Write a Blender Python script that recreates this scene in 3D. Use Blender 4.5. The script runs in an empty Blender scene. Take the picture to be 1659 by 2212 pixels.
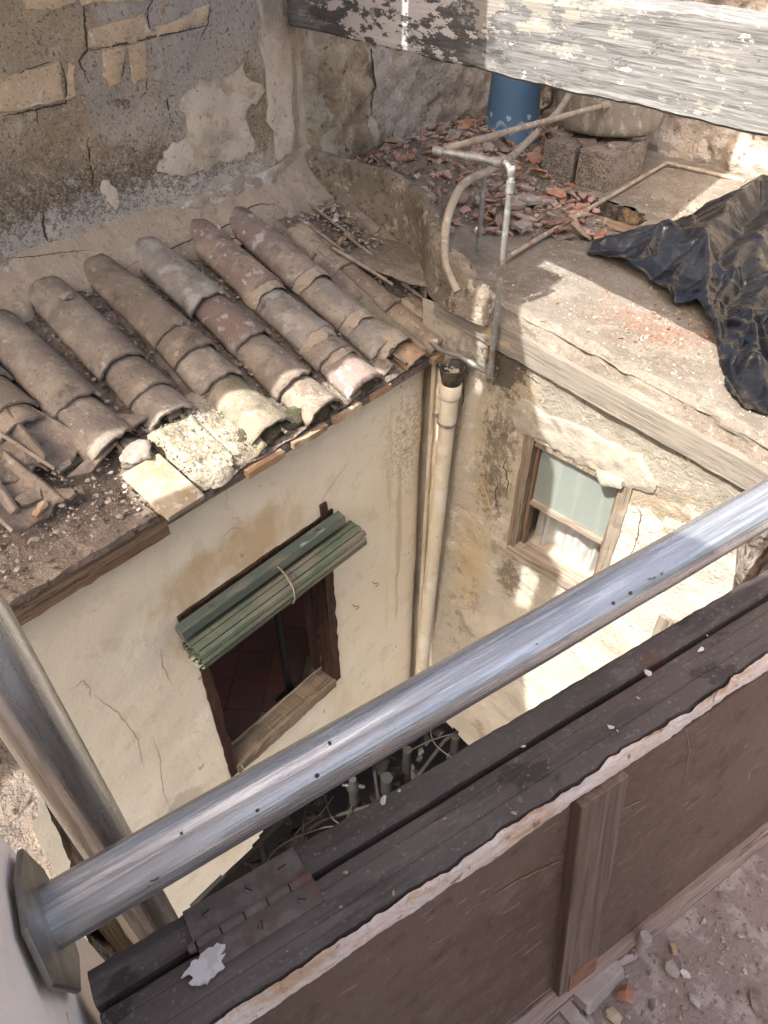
import bpy, bmesh, math, random
from mathutils import Vector, Matrix, noise, geometry
from math import radians as rad, sin, cos, pi
random.seed(11)
S = bpy.context.scene
COL = S.collection

# ------------------------------------------------------------------ camera
FPX, PITCH = 1540.0, rad(42.2)
CAMP = Vector((0, 0, 1.5))
cd = bpy.data.cameras.new('camera'); cam = bpy.data.objects.new('camera', cd); COL.objects.link(cam)
cam.location = CAMP; cam.rotation_euler = (rad(90) - PITCH, 0, 0)
cd.sensor_fit = 'VERTICAL'; cd.sensor_height = 36; cd.lens = 36 * FPX / 2212
cd.clip_start = 0.02; cd.clip_end = 500
S.camera = cam
# ------------------------------------------------------------------ sky and sun
SUN_AZ, SUN_EL = 223.0, 55.0
w = bpy.data.worlds.new('World'); S.world = w; w.use_nodes = True
nt = w.node_tree; bg = nt.nodes['Background']
sky = nt.nodes.new('ShaderNodeTexSky'); sky.sky_type = 'NISHITA'; sky.sun_disc = False
sky.sun_elevation = rad(SUN_EL); sky.sun_rotation = rad(SUN_AZ); sky.air_density = 0.8; sky.dust_density = 6.0; sky.ozone_density = 0.3
tint = nt.nodes.new('ShaderNodeMix'); tint.data_type = 'RGBA'; tint.blend_type = 'MULTIPLY'; tint.inputs[0].default_value = 1; tint.inputs[7].default_value = (1.07, 1.0, 0.92, 1)
nt.links.new(sky.outputs[0], tint.inputs[6]); nt.links.new(tint.outputs[2], bg.inputs[0]); bg.inputs[1].default_value = 0.15
sl = bpy.data.lights.new('sun', 'SUN'); sl.energy = 3.0; sl.angle = rad(0.4); sl.color = (1.0, 0.975, 0.93)
so = bpy.data.objects.new('sun', sl); COL.objects.link(so)
TOSUN = Vector((sin(rad(SUN_AZ)) * cos(rad(SUN_EL)), cos(rad(SUN_AZ)) * cos(rad(SUN_EL)), sin(rad(SUN_EL))))
so.rotation_euler = TOSUN.to_track_quat('Z', 'Y').to_euler(); so.location = (-3, -3, 6)
S.view_settings.view_transform = 'Standard'; S.view_settings.look = 'None'
S.view_settings.exposure = 1.75; S.view_settings.gamma = 1

# ------------------------------------------------------------------ frames
def frame(x, y, deg):
    return Matrix.Translation((x, y, 0)) @ Matrix.Rotation(rad(deg), 4, 'Z')
P0 = (0.2148, 2.7917)
FA = frame(*P0, 48)       # cream wall and tiled roof: x along the wall, y into the house
FB = frame(*P0, -44)      # window wall and terrace: x to the right, y into the terrace
FF = frame(0, 0, 31.5)    # opening where the viewer stands: x along it, y outwards
FW = Matrix.Identity(4)
def ray(x, y):
    c, s = cos(PITCH), sin(PITCH)
    return Vector((0, c, -s)) * FPX + Vector((1, 0, 0)) * (x - 829.5) - Vector((0, s, c)) * (y - 1106)
def hit(x, y, F, n, k):
    """point of the plane n.p = k of frame F seen at (x, y) of the photograph"""
    Mi = F.inverted(); c = Mi @ CAMP; r = Mi.to_3x3() @ ray(x, y); n = Vector(n)
    return c + r * ((k - n.dot(c)) / n.dot(r))

# ------------------------------------------------------------------ materials
def MT(name, base, layers=(), rough=0.9, bump=(), spec=0.3, metal=0.0, rnd=0.0, rr=None, coat=0, aniso=None, trans=0, alpha=1, sheen=0):
    m = bpy.data.materials.new(name); m.use_nodes = True; nt = m.node_tree; N = nt.nodes; L = nt.links
    b = N['Principled BSDF']; b.inputs['Roughness'].default_value = rough
    b.inputs['Specular IOR Level'].default_value = spec; b.inputs['Metallic'].default_value = metal
    b.inputs['Coat Weight'].default_value = coat; b.inputs['Transmission Weight'].default_value = trans
    b.inputs['Alpha'].default_value = alpha
    tc = N.new('ShaderNodeTexCoord'); co = tc.outputs['Object']
    if rnd:
        oi = N.new('ShaderNodeObjectInfo'); v = N.new('ShaderNodeVectorMath'); v.operation = 'MULTIPLY_ADD'
        cx = N.new('ShaderNodeCombineXYZ')
        for k in range(3): L.new(oi.outputs['Random'], cx.inputs[k])
        L.new(cx.outputs[0], v.inputs[0]); v.inputs[1].default_value = (37, 53, 71); L.new(co, v.inputs[2]); co2 = v.outputs[0]
    else: co2 = co
    def tex(l, seed):
        s = l.get('s', 5); s = (s, s, s) if not hasattr(s, '__len__') else s
        mp = N.new('ShaderNodeMapping'); mp.inputs['Scale'].default_value = s; mp.inputs['Location'].default_value = (seed * 3.1, seed * 1.7, seed * 2.3)
        mp.inputs['Rotation'].default_value = l.get('rot', (0, 0, 0))
        L.new(co2, mp.inputs[0]); t = l.get('t', 'n')
        if t == 'n':
            n = N.new('ShaderNodeTexNoise'); n.inputs['Scale'].default_value = 1; n.inputs['Detail'].default_value = l.get('det', 6)
            n.inputs['Roughness'].default_value = l.get('rg', 0.6); n.inputs['Distortion'].default_value = l.get('dist', 0)
            L.new(mp.outputs[0], n.inputs['Vector']); return n.outputs[0]
        n0 = N.new('ShaderNodeTexNoise'); n0.inputs['Scale'].default_value = l.get('ws', 2.0); n0.inputs['Detail'].default_value = 4
        L.new(mp.outputs[0], n0.inputs['Vector'])
        mx = N.new('ShaderNodeVectorMath'); mx.operation = 'MULTIPLY_ADD'; L.new(n0.outputs['Color'], mx.inputs[0])
        wv = l.get('wv', 0.6); mx.inputs[1].default_value = (wv, wv, wv); L.new(mp.outputs[0], mx.inputs[2])
        n = N.new('ShaderNodeTexVoronoi'); n.inputs['Scale'].default_value = 1
        if t == 'crack': n.feature = 'DISTANCE_TO_EDGE'
        if t == 'cell': L.new(mx.outputs[0], n.inputs['Vector']); return n.outputs['Color']
        L.new(mx.outputs[0], n.inputs['Vector']); return n.outputs['Distance']
    def mrange(v, lo, hi):
        r = N.new('ShaderNodeMapRange'); r.interpolation_type = 'SMOOTHSTEP'
        r.inputs[1].default_value = lo; r.inputs[2].default_value = hi
        if lo > hi:
            r.inputs[1].default_value = hi; r.inputs[2].default_value = lo; r.inputs[3].default_value = 1; r.inputs[4].default_value = 0
        L.new(v, r.inputs[0]); return r.outputs[0]
    def math_(op, a, b_=None):
        x = N.new('ShaderNodeMath'); x.operation = op; L.new(a, x.inputs[0])
        if b_ is not None:
            if isinstance(b_, (int, float)): x.inputs[1].default_value = b_
            else: L.new(b_, x.inputs[1])
        return x.outputs[0]
    def mask(l, seed):
        v = tex(l, seed)
        if 'c0' in l:   # concentrated round a place of the surface
            mp = N.new('ShaderNodeMapping'); mp.vector_type = 'POINT'; r = l['r']; c = l['c0']
            mp.inputs['Location'].default_value = [-c[i] / r[i] for i in range(3)]; mp.inputs['Scale'].default_value = [1 / r[i] for i in range(3)]
            L.new(co, mp.inputs[0]); ln = N.new('ShaderNodeVectorMath'); ln.operation = 'LENGTH'; L.new(mp.outputs[0], ln.inputs[0])
            g = mrange(ln.outputs['Value'], 1.25, 0.1)
            g = math_('SUBTRACT', g, 0.5); g = math_('MULTIPLY', g, l.get('k', 0.7)); v = math_('ADD', v, g)
        return mrange(v, l['lo'], l['hi'])
    rgb = N.new('ShaderNodeRGB'); rgb.outputs[0].default_value = (*base, 1); cur = rgb.outputs[0]
    for i, l in enumerate(layers):
        f = mask(l, i + 1)
        if l.get('amt', 1) != 1: f = math_('MULTIPLY', f, l['amt'])
        mx = N.new('ShaderNodeMix'); mx.data_type = 'RGBA'; mx.blend_type = l.get('blend', 'MIX')
        L.new(f, mx.inputs[0]); L.new(cur, mx.inputs[6]); mx.inputs[7].default_value = (*l['c'], 1); cur = mx.outputs[2]
    if rnd:
        h = N.new('ShaderNodeHueSaturation'); L.new(cur, h.inputs['Color'])
        L.new(mrange(oi.outputs['Random'], -1.0 , 2.0), h.inputs['Fac']); h.inputs['Fac'].default_value = 1
        for l_ in list(h.inputs['Fac'].links): L.remove(l_)
        a = math_('MULTIPLY', oi.outputs['Random'], rnd); a = math_('ADD', a, 1 - rnd / 2); L.new(a, h.inputs['Value'])
        r2 = math_('FRACT', math_('MULTIPLY', oi.outputs['Random'], 7.31)); r2 = math_('ADD', math_('MULTIPLY', r2, rnd), 1 - rnd / 2); L.new(r2, h.inputs['Saturation'])
        cur = h.outputs[0]
    L.new(cur, b.inputs['Base Color'])
    if rr:
        v = tex({'s': rr[0]}, 21); r = N.new('ShaderNodeMapRange'); r.inputs[1].default_value = 0.35; r.inputs[2].default_value = 0.65
        r.inputs[3].default_value = rr[1]; r.inputs[4].default_value = rr[2]; L.new(v, r.inputs[0]); L.new(r.outputs[0], b.inputs['Roughness'])
    prev = None
    for i, q in enumerate(bump):
        l = q[0] if isinstance(q[0], dict) else {'s': q[0]}
        v = tex(l, 31 + i)
        if 'lo' in l: v = mrange(v, l['lo'], l['hi'])
        bp = N.new('ShaderNodeBump'); bp.inputs['Strength'].default_value = 1; bp.inputs['Distance'].default_value = q[1]
        L.new(v, bp.inputs['Height'])
        if prev: L.new(prev, bp.inputs['Normal'])
        prev = bp.outputs[0]
    if prev: L.new(prev, b.inputs['Normal'])
    return m

CREAM = (0.84, 0.745, 0.57)
def crack(s, c, amt=0.7, w=0.012, **k): return dict(t='crack', s=s, lo=w, hi=0.0, c=c, amt=amt, wv=0.9, ws=1.2, **k)
m_creamA = MT('cream_limewash', CREAM, [
    dict(c=(0.86, 0.78, 0.62), s=2.2, lo=.42, hi=.62), dict(c=(0.72, 0.58, 0.38), s=(4, 4, 1.3), lo=.5, hi=.74, amt=.6), dict(c=(.74, .64, .47), s=9, lo=.55, hi=.62, amt=.6, det=10), crack(1.3, (.5, .4, .27), w=.003, amt=.35),
    dict(c=(0.58, 0.40, 0.21), s=(5, 5, 3), lo=.5, hi=.8, amt=.8, c0=(-1.1, 0, -.46), r=(.7, .5, .22), k=.35),
    dict(c=(0.47, 0.33, 0.2), s=(14, 14, 1.2), lo=.56, hi=.75, amt=.5, c0=(-.25, 0, -1.0), r=(.14, .4, 1.4), k=.4),
    dict(c=(0.36, 0.30, 0.2), s=60, lo=.6, hi=.7, amt=.5, c0=(-.14, 0, -.45), r=(.3, .3, .6), k=.3),
    dict(c=(0.33, 0.26, 0.19), s=70, lo=.68, hi=.72, amt=.7),
    dict(c=(0.46, 0.38, 0.27), s=6, lo=.5, hi=.75, amt=.4, c0=(0, 0, -1.3), r=(.09, .3, 1.6), k=.3),
    dict(c=(0.40, 0.35, 0.27), s=5, lo=.6, hi=.7, amt=.5, c0=(-1.75, 0, -1.9), r=(.5, .3, .5), k=.3),
    dict(c=(0.30, 0.23, 0.16), s=11, lo=.675, hi=.70, amt=.6, det=9)],
    bump=[(3, .006), (dict(s=60, det=6), .0022)])
m_wallB = MT('stained_plaster', (0.46, 0.415, 0.335), [
    dict(c=(0.33, 0.275, 0.195), s=6, lo=.48, hi=.54, amt=.9, c0=(1.5, 0, -.3), r=(1.0, .5, .6), k=.25),
    dict(c=(0.54, 0.50, 0.43), s=8, lo=.47, hi=.51, c0=(1.5, 0, -.7), r=(1.3, .6, .62), k=.35, det=9),
    dict(c=(0.53, 0.485, 0.40), s=3, lo=.35, hi=.5, amt=.9, c0=(.95, 0, -1.9), r=(.7, .6, .9), k=.4),
    dict(c=(0.25, 0.23, 0.19), s=(30, 30, 22), lo=.44, hi=.6, amt=.8, c0=(.95, 0, .0), r=(1.2, .5, .34), k=.5, det=9),
    dict(c=(0.40, 0.34, 0.24), s=4, lo=.5, hi=.62, amt=.7, c0=(.42, 0, -.35), r=(.26, .5, .75), k=.5, det=9, rg=.7),
    dict(c=(0.50, 0.38, 0.2), s=(6, 6, 2), lo=.52, hi=.7, amt=.5, c0=(.33, 0, -1.1), r=(.16, .5, 1.2), k=.4),
    dict(c=(0.10, 0.085, 0.065), s=(34, 34, 20), lo=.55, hi=.68, amt=.8, c0=(.40, 0, -.45), r=(.19, .5, .8), k=.3, det=11, rg=.85),
    dict(c=(0.15, 0.125, 0.085), s=20, lo=.52, hi=.68, amt=.8, c0=(.56, 0, -1.12), r=(.12, .5, .26), k=.36, det=11, rg=.85),
    dict(c=(0.07, 0.06, 0.045), s=22, lo=.55, hi=.62, amt=.9, c0=(.38, 0, .0), r=(.2, .5, .22), k=.4, det=10, rg=.85),
    dict(c=(0.16, 0.12, 0.08), s=13, lo=.6, hi=.66, amt=.5, c0=(.3, 0, -1.6), r=(.3, .5, 1.0), k=.2, det=11, rg=.8),
    dict(c=(0.52, 0.47, 0.37), s=18, lo=.6, hi=.64, amt=.7, det=9, rg=.7)],
    bump=[(5, .03), (dict(s=16, det=10, rg=.7), .02), (dict(s=90, det=6), .006)])
m_lip = MT('cement_render', (0.33, 0.30, 0.25), [dict(c=(0.27, 0.245, 0.2), s=9, lo=.45, hi=.65), dict(c=(.39, .355, .29), s=20, lo=.55, hi=.7),
    crack(5, (.3, .25, .19), w=.007, amt=.5)], bump=[(9, .012), (60, .004)])
m_wallU = MT('weathered_stone_render', (0.64, 0.49, 0.335), [
    dict(c=(0.54, 0.41, 0.275), s=4, lo=.45, hi=.6, amt=.85), dict(c=(0.70, 0.52, 0.335), s=3, lo=.42, hi=.6, amt=.85, c0=(-1.7, 1, 1.3), r=(1.4, .8, .6), k=.5, det=10, rg=.7),
    dict(c=(0.62, 0.54, 0.445), s=3, lo=.46, hi=.54, amt=.9, c0=(-.35, 1, .95), r=(.6, .8, .9), k=.4, det=10),
    dict(c=(0.56, 0.34, 0.21), s=(10, 10, 2.0), lo=.48, hi=.56, amt=.85, c0=(-.22, 1, 1.3), r=(.42, .8, .42), k=.4, det=9),
    dict(c=(0.68, 0.61, 0.53), s=(14, 14, 2.4), lo=.52, hi=.56, amt=.9, c0=(-.1, 1, 1.1), r=(.8, .8, .8), k=.35, det=10, rg=.7),
    dict(c=(0.27, 0.22, 0.165), s=9, lo=.48, hi=.66, amt=.7, c0=(-1.2, 1, .62), r=(1.6, .8, .24), k=.3, det=11, rg=.8),
    dict(c=(0.33, 0.28, 0.15), s=(7, 7, 3), lo=.5, hi=.62, amt=.7, c0=(-.02, 1, .72), r=(.14, .8, .28), k=.5),
    dict(c=(0.80, 0.76, 0.69), s=40, lo=.57, hi=.62, amt=.85, det=10, rg=.8), dict(c=(0.74, 0.67, 0.58), s=11, lo=.58, hi=.61, amt=.85, det=11, rg=.75),
    dict(c=(0.78, 0.73, 0.66), s=16, lo=.54, hi=.60, amt=.9, c0=(-.8, 1, .50), r=(1.3, .8, .13), k=.4, det=10, rg=.75),
    dict(c=(0.12, 0.10, 0.08), s=50, lo=.56, hi=.64, amt=.75, c0=(-.8, 1, .58), r=(1.5, .8, .22), k=.2, det=10, rg=.85),
    dict(c=(0.15, 0.11, 0.075), s=80, lo=.55, hi=.62, amt=.85, det=8, rg=.7), dict(c=(0.16, 0.115, 0.08), s=9, lo=.61, hi=.63, amt=.8, det=11, rg=.75),
    dict(c=(0.78, 0.68, 0.53), s=120, lo=.55, hi=.61, amt=.8, det=8, rg=.7)],
    bump=[(5, .03), (dict(s=30, det=10, rg=.75), .03), (dict(s=150, det=6), .010)])
m_stone = MT('tan_ashlar_stone', (0.60, 0.445, 0.29), [dict(c=(0.52, 0.385, 0.25), s=5, lo=.45, hi=.65), dict(c=(0.48, 0.37, 0.255), s=14, lo=.53, hi=.57, amt=.9, det=11, rg=.8), dict(c=(.2, .15, .1), s=90, lo=.58, hi=.64, amt=.8, det=8), dict(c=(.66, .6, .5), s=9, lo=.6, hi=.63, amt=.8, det=10),
    dict(c=(0.62, 0.56, 0.48), s=30, lo=.62, hi=.68, amt=.8), dict(c=(.16, .12, .09), s=80, lo=.64, hi=.7, amt=.8)], bump=[(8, .008), (90, .006)])
m_patch = MT('grey_render_patch', (0.56, 0.49, 0.405), [dict(c=(0.40, 0.34, 0.27), s=6, lo=.45, hi=.65), dict(c=(.40, .32, .23), s=10, lo=.56, hi=.6, amt=.8, det=11, rg=.7), dict(c=(.2, .16, .12), s=40, lo=.6, hi=.68, amt=.6, det=9), dict(c=(0.56, 0.5, 0.44), s=14, lo=.55, hi=.68),
    dict(c=(.15, .125, .1), s=60, lo=.62, hi=.7, amt=.8)], bump=[(8, .008), (110, .006)])
m_mortar = MT('dusty_mortar', (0.38, 0.31, 0.235), [dict(c=(0.29, 0.235, 0.175), s=4, lo=.45, hi=.65), dict(c=(0.43, 0.375, 0.31), s=9, lo=.56, hi=.66, amt=.7),
    dict(c=(.5, .47, .43), s=60, lo=.62, hi=.66, amt=.6), dict(c=(.22, .175, .13), s=30, lo=.58, hi=.64, amt=.6, det=9)],
    bump=[(6, .015), (dict(s=40, det=8), .008), (dict(s=(5, 22, 22), det=6), .012)])
m_erode = MT('eroded_yellow_stone', (0.52, 0.425, 0.30), [dict(c=(0.34, 0.26, 0.18), s=7, lo=.42, hi=.62), dict(c=(0.55, 0.50, 0.42), s=(9, 9, 3), lo=.52, hi=.58, amt=.8, det=9),
    dict(c=(0.5, 0.38, 0.2), s=4, lo=.56, hi=.66, amt=.8), dict(c=(.10, .08, .06), s=14, lo=.6, hi=.68, amt=.8, det=9), dict(c=(.14, .12, .1), s=3, lo=.5, hi=.7, amt=.6, c0=(0, 0, .1), r=(9, 9, .35), k=.5)],
    bump=[(7, .05), (dict(s=22, det=8), .025), (90, .006)])
m_pale = MT('pale_rubble_wall', (0.54, 0.47, 0.39), [dict(c=(0.44, 0.37, 0.29), s=6, lo=.45, hi=.6), dict(c=(0.62, 0.57, 0.5), s=9, lo=.52, hi=.6, amt=.8, det=9),
    dict(c=(.13, .10, .08), s=14, lo=.61, hi=.68, amt=.8, det=9), dict(c=(0.46, 0.33, 0.2), s=4, lo=.6, hi=.7, amt=.6)],
    bump=[(7, .05), (dict(s=24, det=8), .025), (90, .006)])
m_terr = MT('dusty_lime_concrete', (0.37, 0.32, 0.26), [dict(c=(0.28, 0.235, 0.185), s=3, lo=.45, hi=.6, amt=.8), dict(c=(0.46, 0.415, 0.35), s=7, lo=.5, hi=.62, amt=.7),
    dict(c=(0.36, 0.20, 0.13), s=30, lo=.5, hi=.66, amt=.6, c0=(.75, .45, .15), r=(.36, .17, 1), k=.4, det=10), dict(c=(.48, .43, .36), s=70, lo=.6, hi=.66),
    dict(c=(0.17, 0.13, 0.10), s=60, lo=.56, hi=.64, amt=.75, det=9, rg=.75), dict(c=(0.56, 0.52, 0.46), s=35, lo=.56, hi=.62, amt=.7, det=10, rg=.75), dict(c=(0.4, 0.19, 0.12), s=60, lo=.66, hi=.69, amt=.8)], bump=[(8, .02), (dict(s=36, det=10, rg=.75), .028), (dict(s=160, det=5), .008)])
m_kerb = MT('mossy_cement', (0.25, 0.21, 0.165), [dict(c=(0.18, 0.15, 0.115), s=6, lo=.42, hi=.6), dict(c=(.4, .35, .28), s=20, lo=.56, hi=.64, det=9),
    dict(c=(.085, .085, .045), s=9, lo=.53, hi=.66, amt=.85, det=9, rg=.7), dict(c=(.07, .06, .05), s=45, lo=.56, hi=.64, amt=.8)], bump=[(9, .02), (dict(s=50, det=8), .014)])
def tilemat(nm, base, a, b_, extra=()):
    return MT(nm, base, [dict(c=a, s=(5, 3, 5), lo=.42, hi=.62, amt=.8), dict(c=b_, s=12, lo=.52, hi=.66, amt=.75, det=8),
        *extra, dict(c=(.43, .36, .27), s=(7, 7, 7), lo=.5, hi=.66, amt=.6, det=9), dict(c=(.09, .075, .06), s=6, lo=.53, hi=.68, amt=.8, det=11, rg=.75), dict(c=(.15, .12, .09), s=70, lo=.6, hi=.66, amt=.7, det=6), dict(c=(.5, .44, .36), s=22, lo=.6, hi=.64, amt=.7, det=10, rg=.7),
        dict(c=(.5, .46, .41), s=90, lo=.64, hi=.69, amt=.6)], bump=[(14, .008), (dict(s=60, det=8, rg=.7), .007), (dict(s=(60, 4, 60), det=3), .0015)], rnd=.28)
m_tile = tilemat('old_clay_tile', (0.275, 0.225, 0.178), (0.205, 0.17, 0.138), (0.36, 0.305, 0.25))
m_tilered = tilemat('reddish_clay_tile', (0.265, 0.19, 0.155), (0.235, 0.19, 0.165), (0.41, 0.36, 0.32), [dict(c=(.5, .46, .42), s=16, lo=.58, hi=.62, amt=.8, det=9)])
m_tilegrey = tilemat('lichen_grey_tile', (0.32, 0.285, 0.245), (0.23, 0.205, 0.18), (0.45, 0.415, 0.37))
m_tilemoss = tilemat('mossy_tile', (0.31, 0.26, 0.20), (0.24, 0.22, 0.145), (0.4, 0.37, 0.3), [dict(c=(.16, .17, .09), s=9, lo=.54, hi=.7, amt=.6, det=10)])
m_dirt = MT('roof_dirt', (0.185, 0.15, 0.12), [dict(c=(0.26, 0.215, 0.175), s=14, lo=.45, hi=.6, det=9), dict(c=(.09, .07, .055), s=30, lo=.55, hi=.65), dict(c=(.45, .4, .35), s=110, lo=.64, hi=.68)],
    bump=[(18, .02), (dict(s=90, det=8), .01)])
m_mossplug = MT('moss_and_mud', (0.10, 0.082, 0.055), [dict(c=(.075, .085, .03), s=12, lo=.45, hi=.6), dict(c=(.2, .165, .12), s=40, lo=.55, hi=.65)], bump=[(30, .02), (120, .01)])
m_brick = MT('thin_clay_brick', (0.36, 0.235, 0.14), [dict(c=(.46, .36, .25), s=9, lo=.45, hi=.62), dict(c=(.14, .105, .075), s=50, lo=.6, hi=.66, amt=.8)], bump=[(50, .003), (14, .004)], rnd=.15)
m_palebrick = MT('dusty_floor_brick', (0.40, 0.33, 0.235), [dict(c=(.32, .25, .165), s=9, lo=.45, hi=.62), dict(c=(.5, .45, .37), s=40, lo=.56, hi=.62)], bump=[(50, .003)])
m_shard = MT('broken_red_clay', (0.33, 0.16, 0.105), [dict(c=(.27, .17, .125), s=9, lo=.42, hi=.6), dict(c=(.40, .32, .26), s=12, lo=.46, hi=.62, amt=.8, det=9), dict(c=(.5, .44, .38), s=60, lo=.6, hi=.68, amt=.7)], bump=[(40, .004)], rnd=.6)
m_chip = MT('mortar_chips', (0.37, 0.32, 0.27), [dict(c=(.27, .23, .19), s=20, lo=.42, hi=.6), dict(c=(.5, .46, .41), s=30, lo=.56, hi=.66)], bump=[(60, .004)], rnd=.5)
m_stonec = MT('grey_crumbs', (0.31, 0.26, 0.22), [dict(c=(.42, .37, .32), s=30, lo=.45, hi=.6), dict(c=(.18, .14, .12), s=44, lo=.55, hi=.65)], bump=[(60, .004)])
def woodmat(nm, base, a, b_, ax=0, rough=.85, extra=(), k=1.0, bs=1.0):
    s = [34 * k] * 3; s[ax] = 1.6 * k; s2 = [90 * k] * 3; s2[ax] = 3 * k
    return MT(nm, base, [dict(c=a, s=tuple(s), lo=.42, hi=.6, dist=.4), dict(c=b_, s=tuple(s2), lo=.53, hi=.62, amt=.8, det=8), *extra], rough=rough,
              bump=[(dict(s=tuple(s), det=6), .006 * bs), (dict(s=tuple(s2), det=6), .004 * bs)])
m_board = woodmat('grey_weathered_wood', (0.235, 0.21, 0.175), (0.195, 0.175, 0.145), (0.12, 0.105, 0.085), k=2.4, bs=.4, extra=[dict(c=(.40, .31, .2), s=(4, 9, 9), lo=.6, hi=.68, amt=.7)])
m_beam = MT('peeling_white_beam', (0.165, 0.166, 0.165), [dict(c=(0.21, 0.21, 0.205), s=(5, 60, 90), lo=.42, hi=.6, det=8), dict(c=(0.11, 0.11, 0.107), s=(9, 120, 190), lo=.5, hi=.6, amt=.85, det=8),
    dict(c=(0.09, 0.085, 0.08), s=(7, 50, 130), lo=.62, hi=.66, amt=.8, det=8),
    dict(c=(0.075, 0.072, 0.07), s=(6, 14, 20), lo=.38, hi=.48, amt=.85, c0=(-1.5, 0, .08), r=(.6, 1, .7), k=.6, det=10),
    dict(c=(0.27, 0.26, 0.235), s=(9, 20, 22), lo=.595, hi=.618, det=11, rg=.7), dict(c=(0.29, 0.275, 0.24), s=(10, 20, 26), lo=.56, hi=.572, det=11, rg=.7, c0=(-.85, 0, .2), r=(.55, 1, .13), k=.2),
    dict(c=(0.50, 0.47, 0.45), s=(9, 16, 24), lo=.53, hi=.542, det=11, rg=.7, c0=(-1.5, 0, .16), r=(.55, 1, .4), k=.16)],
    bump=[(dict(s=(5, 60, 90), det=8), .004), (dict(s=(9, 20, 22), det=11, rg=.7, lo=.595, hi=.61), .0025)])
m_oldbrown = woodmat('old_brown_beam', (0.20, 0.125, 0.07), (0.29, 0.22, 0.15), (0.07, 0.045, 0.03))
m_dkframe = woodmat('dark_brown_frame', (0.045, 0.022, 0.015), (0.07, 0.038, 0.026), (0.02, 0.012, 0.01), ax=2, rough=.7)
m_sill = woodmat('worn_wood_sill', (0.19, 0.145, 0.095), (0.27, 0.215, 0.15), (0.08, 0.055, 0.04))
m_frB = woodmat('bare_grey_frame', (0.185, 0.15, 0.11), (0.25, 0.215, 0.17), (0.09, 0.065, 0.045), ax=2)
m_frBh = woodmat('bare_pinkish_rail', (0.25, 0.205, 0.16), (0.33, 0.285, 0.235), (0.12, 0.09, 0.065))
m_orange = woodmat('varnished_edge', (0.20, 0.135, 0.085), (0.16, 0.11, 0.07), (0.12, 0.06, 0.03), ax=2)
m_leaftop = MT('dusty_dark_edge', (0.105, 0.084, 0.074), [dict(c=(.145, .12, .105), s=(2.5, 18, 18), lo=.45, hi=.65, det=9), dict(c=(.07, .054, .048), s=(5, 30, 30), lo=.5, hi=.62, amt=.75, det=9), dict(c=(.20, .17, .15), s=(9, 14, 14), lo=.55, hi=.68, amt=.6, det=11, rg=.75),
    dict(c=(.045, .036, .034), s=(6, 10, 10), lo=.60, hi=.64, amt=.75, det=10), dict(c=(.13, .06, .04), s=12, lo=.66, hi=.7, amt=.6, det=9), dict(c=(.24, .205, .18), s=170, lo=.58, hi=.68, amt=.6), dict(c=(.5, .45, .4), s=60, lo=.72, hi=.74, amt=.8, det=8)],
    rough=.85, bump=[(dict(s=(6, 60, 60), det=8), .0012), (dict(s=150, det=6), .0012)])
m_leafface = MT('brown_varnished_ply', (0.14, 0.09, 0.062), [dict(c=(.175, .118, .085), s=3, lo=.4, hi=.65), dict(c=(.115, .07, .05), s=(3, 3, 9), lo=.5, hi=.7),
    dict(c=(.42, .29, .19), s=(16, 40, 150), lo=.655, hi=.68, amt=.8, det=5, rot=(0, .12, 0)), dict(c=(.08, .05, .036), s=(30, 30, 30), lo=.56, hi=.66, amt=.6, det=9), dict(c=(.24, .17, .13), s=11, lo=.55, hi=.68, amt=.5, det=10, rg=.75), dict(c=(.46, .30, .18), s=(2.2, 30, 26), lo=.70, hi=.71, amt=.9, det=5, rot=(0, -.25, 0)), dict(c=(.5, .34, .22), s=(38, 20, 14), lo=.68, hi=.72, amt=.8, det=4), dict(c=(.45, .33, .22), s=180, lo=.69, hi=.71, amt=.7), dict(c=(.2, .15, .125), s=90, lo=.5, hi=.7, amt=.5)],
    rough=.62, spec=.35, bump=[(200, .0014), (9, .002)])
m_palechip = MT('pale_chipped_edge', (0.76, 0.62, 0.52), [dict(c=(.56, .37, .23), s=(9, 20, 30), lo=.5, hi=.62, amt=.9), dict(c=(.75, .66, .6), s=20, lo=.5, hi=.6, amt=.7), dict(c=(.22, .12, .09), s=50, lo=.62, hi=.68, amt=.8)], bump=[(30, .006), (100, .003)])
m_galv = MT('galvanised_steel', (0.52, 0.515, 0.505), [dict(c=(.36, .36, .36), s=(3, 90, 90), lo=.42, hi=.62), dict(c=(.66, .655, .645), s=(8, 160, 160), lo=.5, hi=.65), dict(c=(.45, .43, .41), s=14, lo=.56, hi=.7, amt=.5),
    dict(c=(.10, .085, .075), s=(26, 40, 40), lo=.70, hi=.715, amt=.95, det=3)], rough=.25, metal=.72, rr=((5, 120, 120), .18, .30), bump=[(dict(s=(6, 260, 260), det=4), .0009), (500, .0003)])
m_plate = MT('zinc_plate', (0.34, 0.32, 0.29), [dict(c=(.22, .2, .18), s=14, lo=.45, hi=.6)], rough=.42, metal=.85, bump=[(30, .002)])
m_oldpipe = MT('dull_galvanised_pipe', (0.27, 0.27, 0.26), [dict(c=(.38, .38, .365), s=30, lo=.5, hi=.6), dict(c=(.24, .19, .15), s=14, lo=.55, hi=.65)], rough=.5, metal=.55, bump=[(60, .001)])
m_dustpipe = MT('dusty_beige_pipe', (0.37, 0.31, 0.245), [dict(c=(.28, .225, .17), s=14, lo=.45, hi=.6), dict(c=(.28, .13, .075), s=10, lo=.62, hi=.68, amt=.8), dict(c=(.5, .45, .38), s=40, lo=.55, hi=.65)], rough=.8, bump=[(60, .002)])
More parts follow.
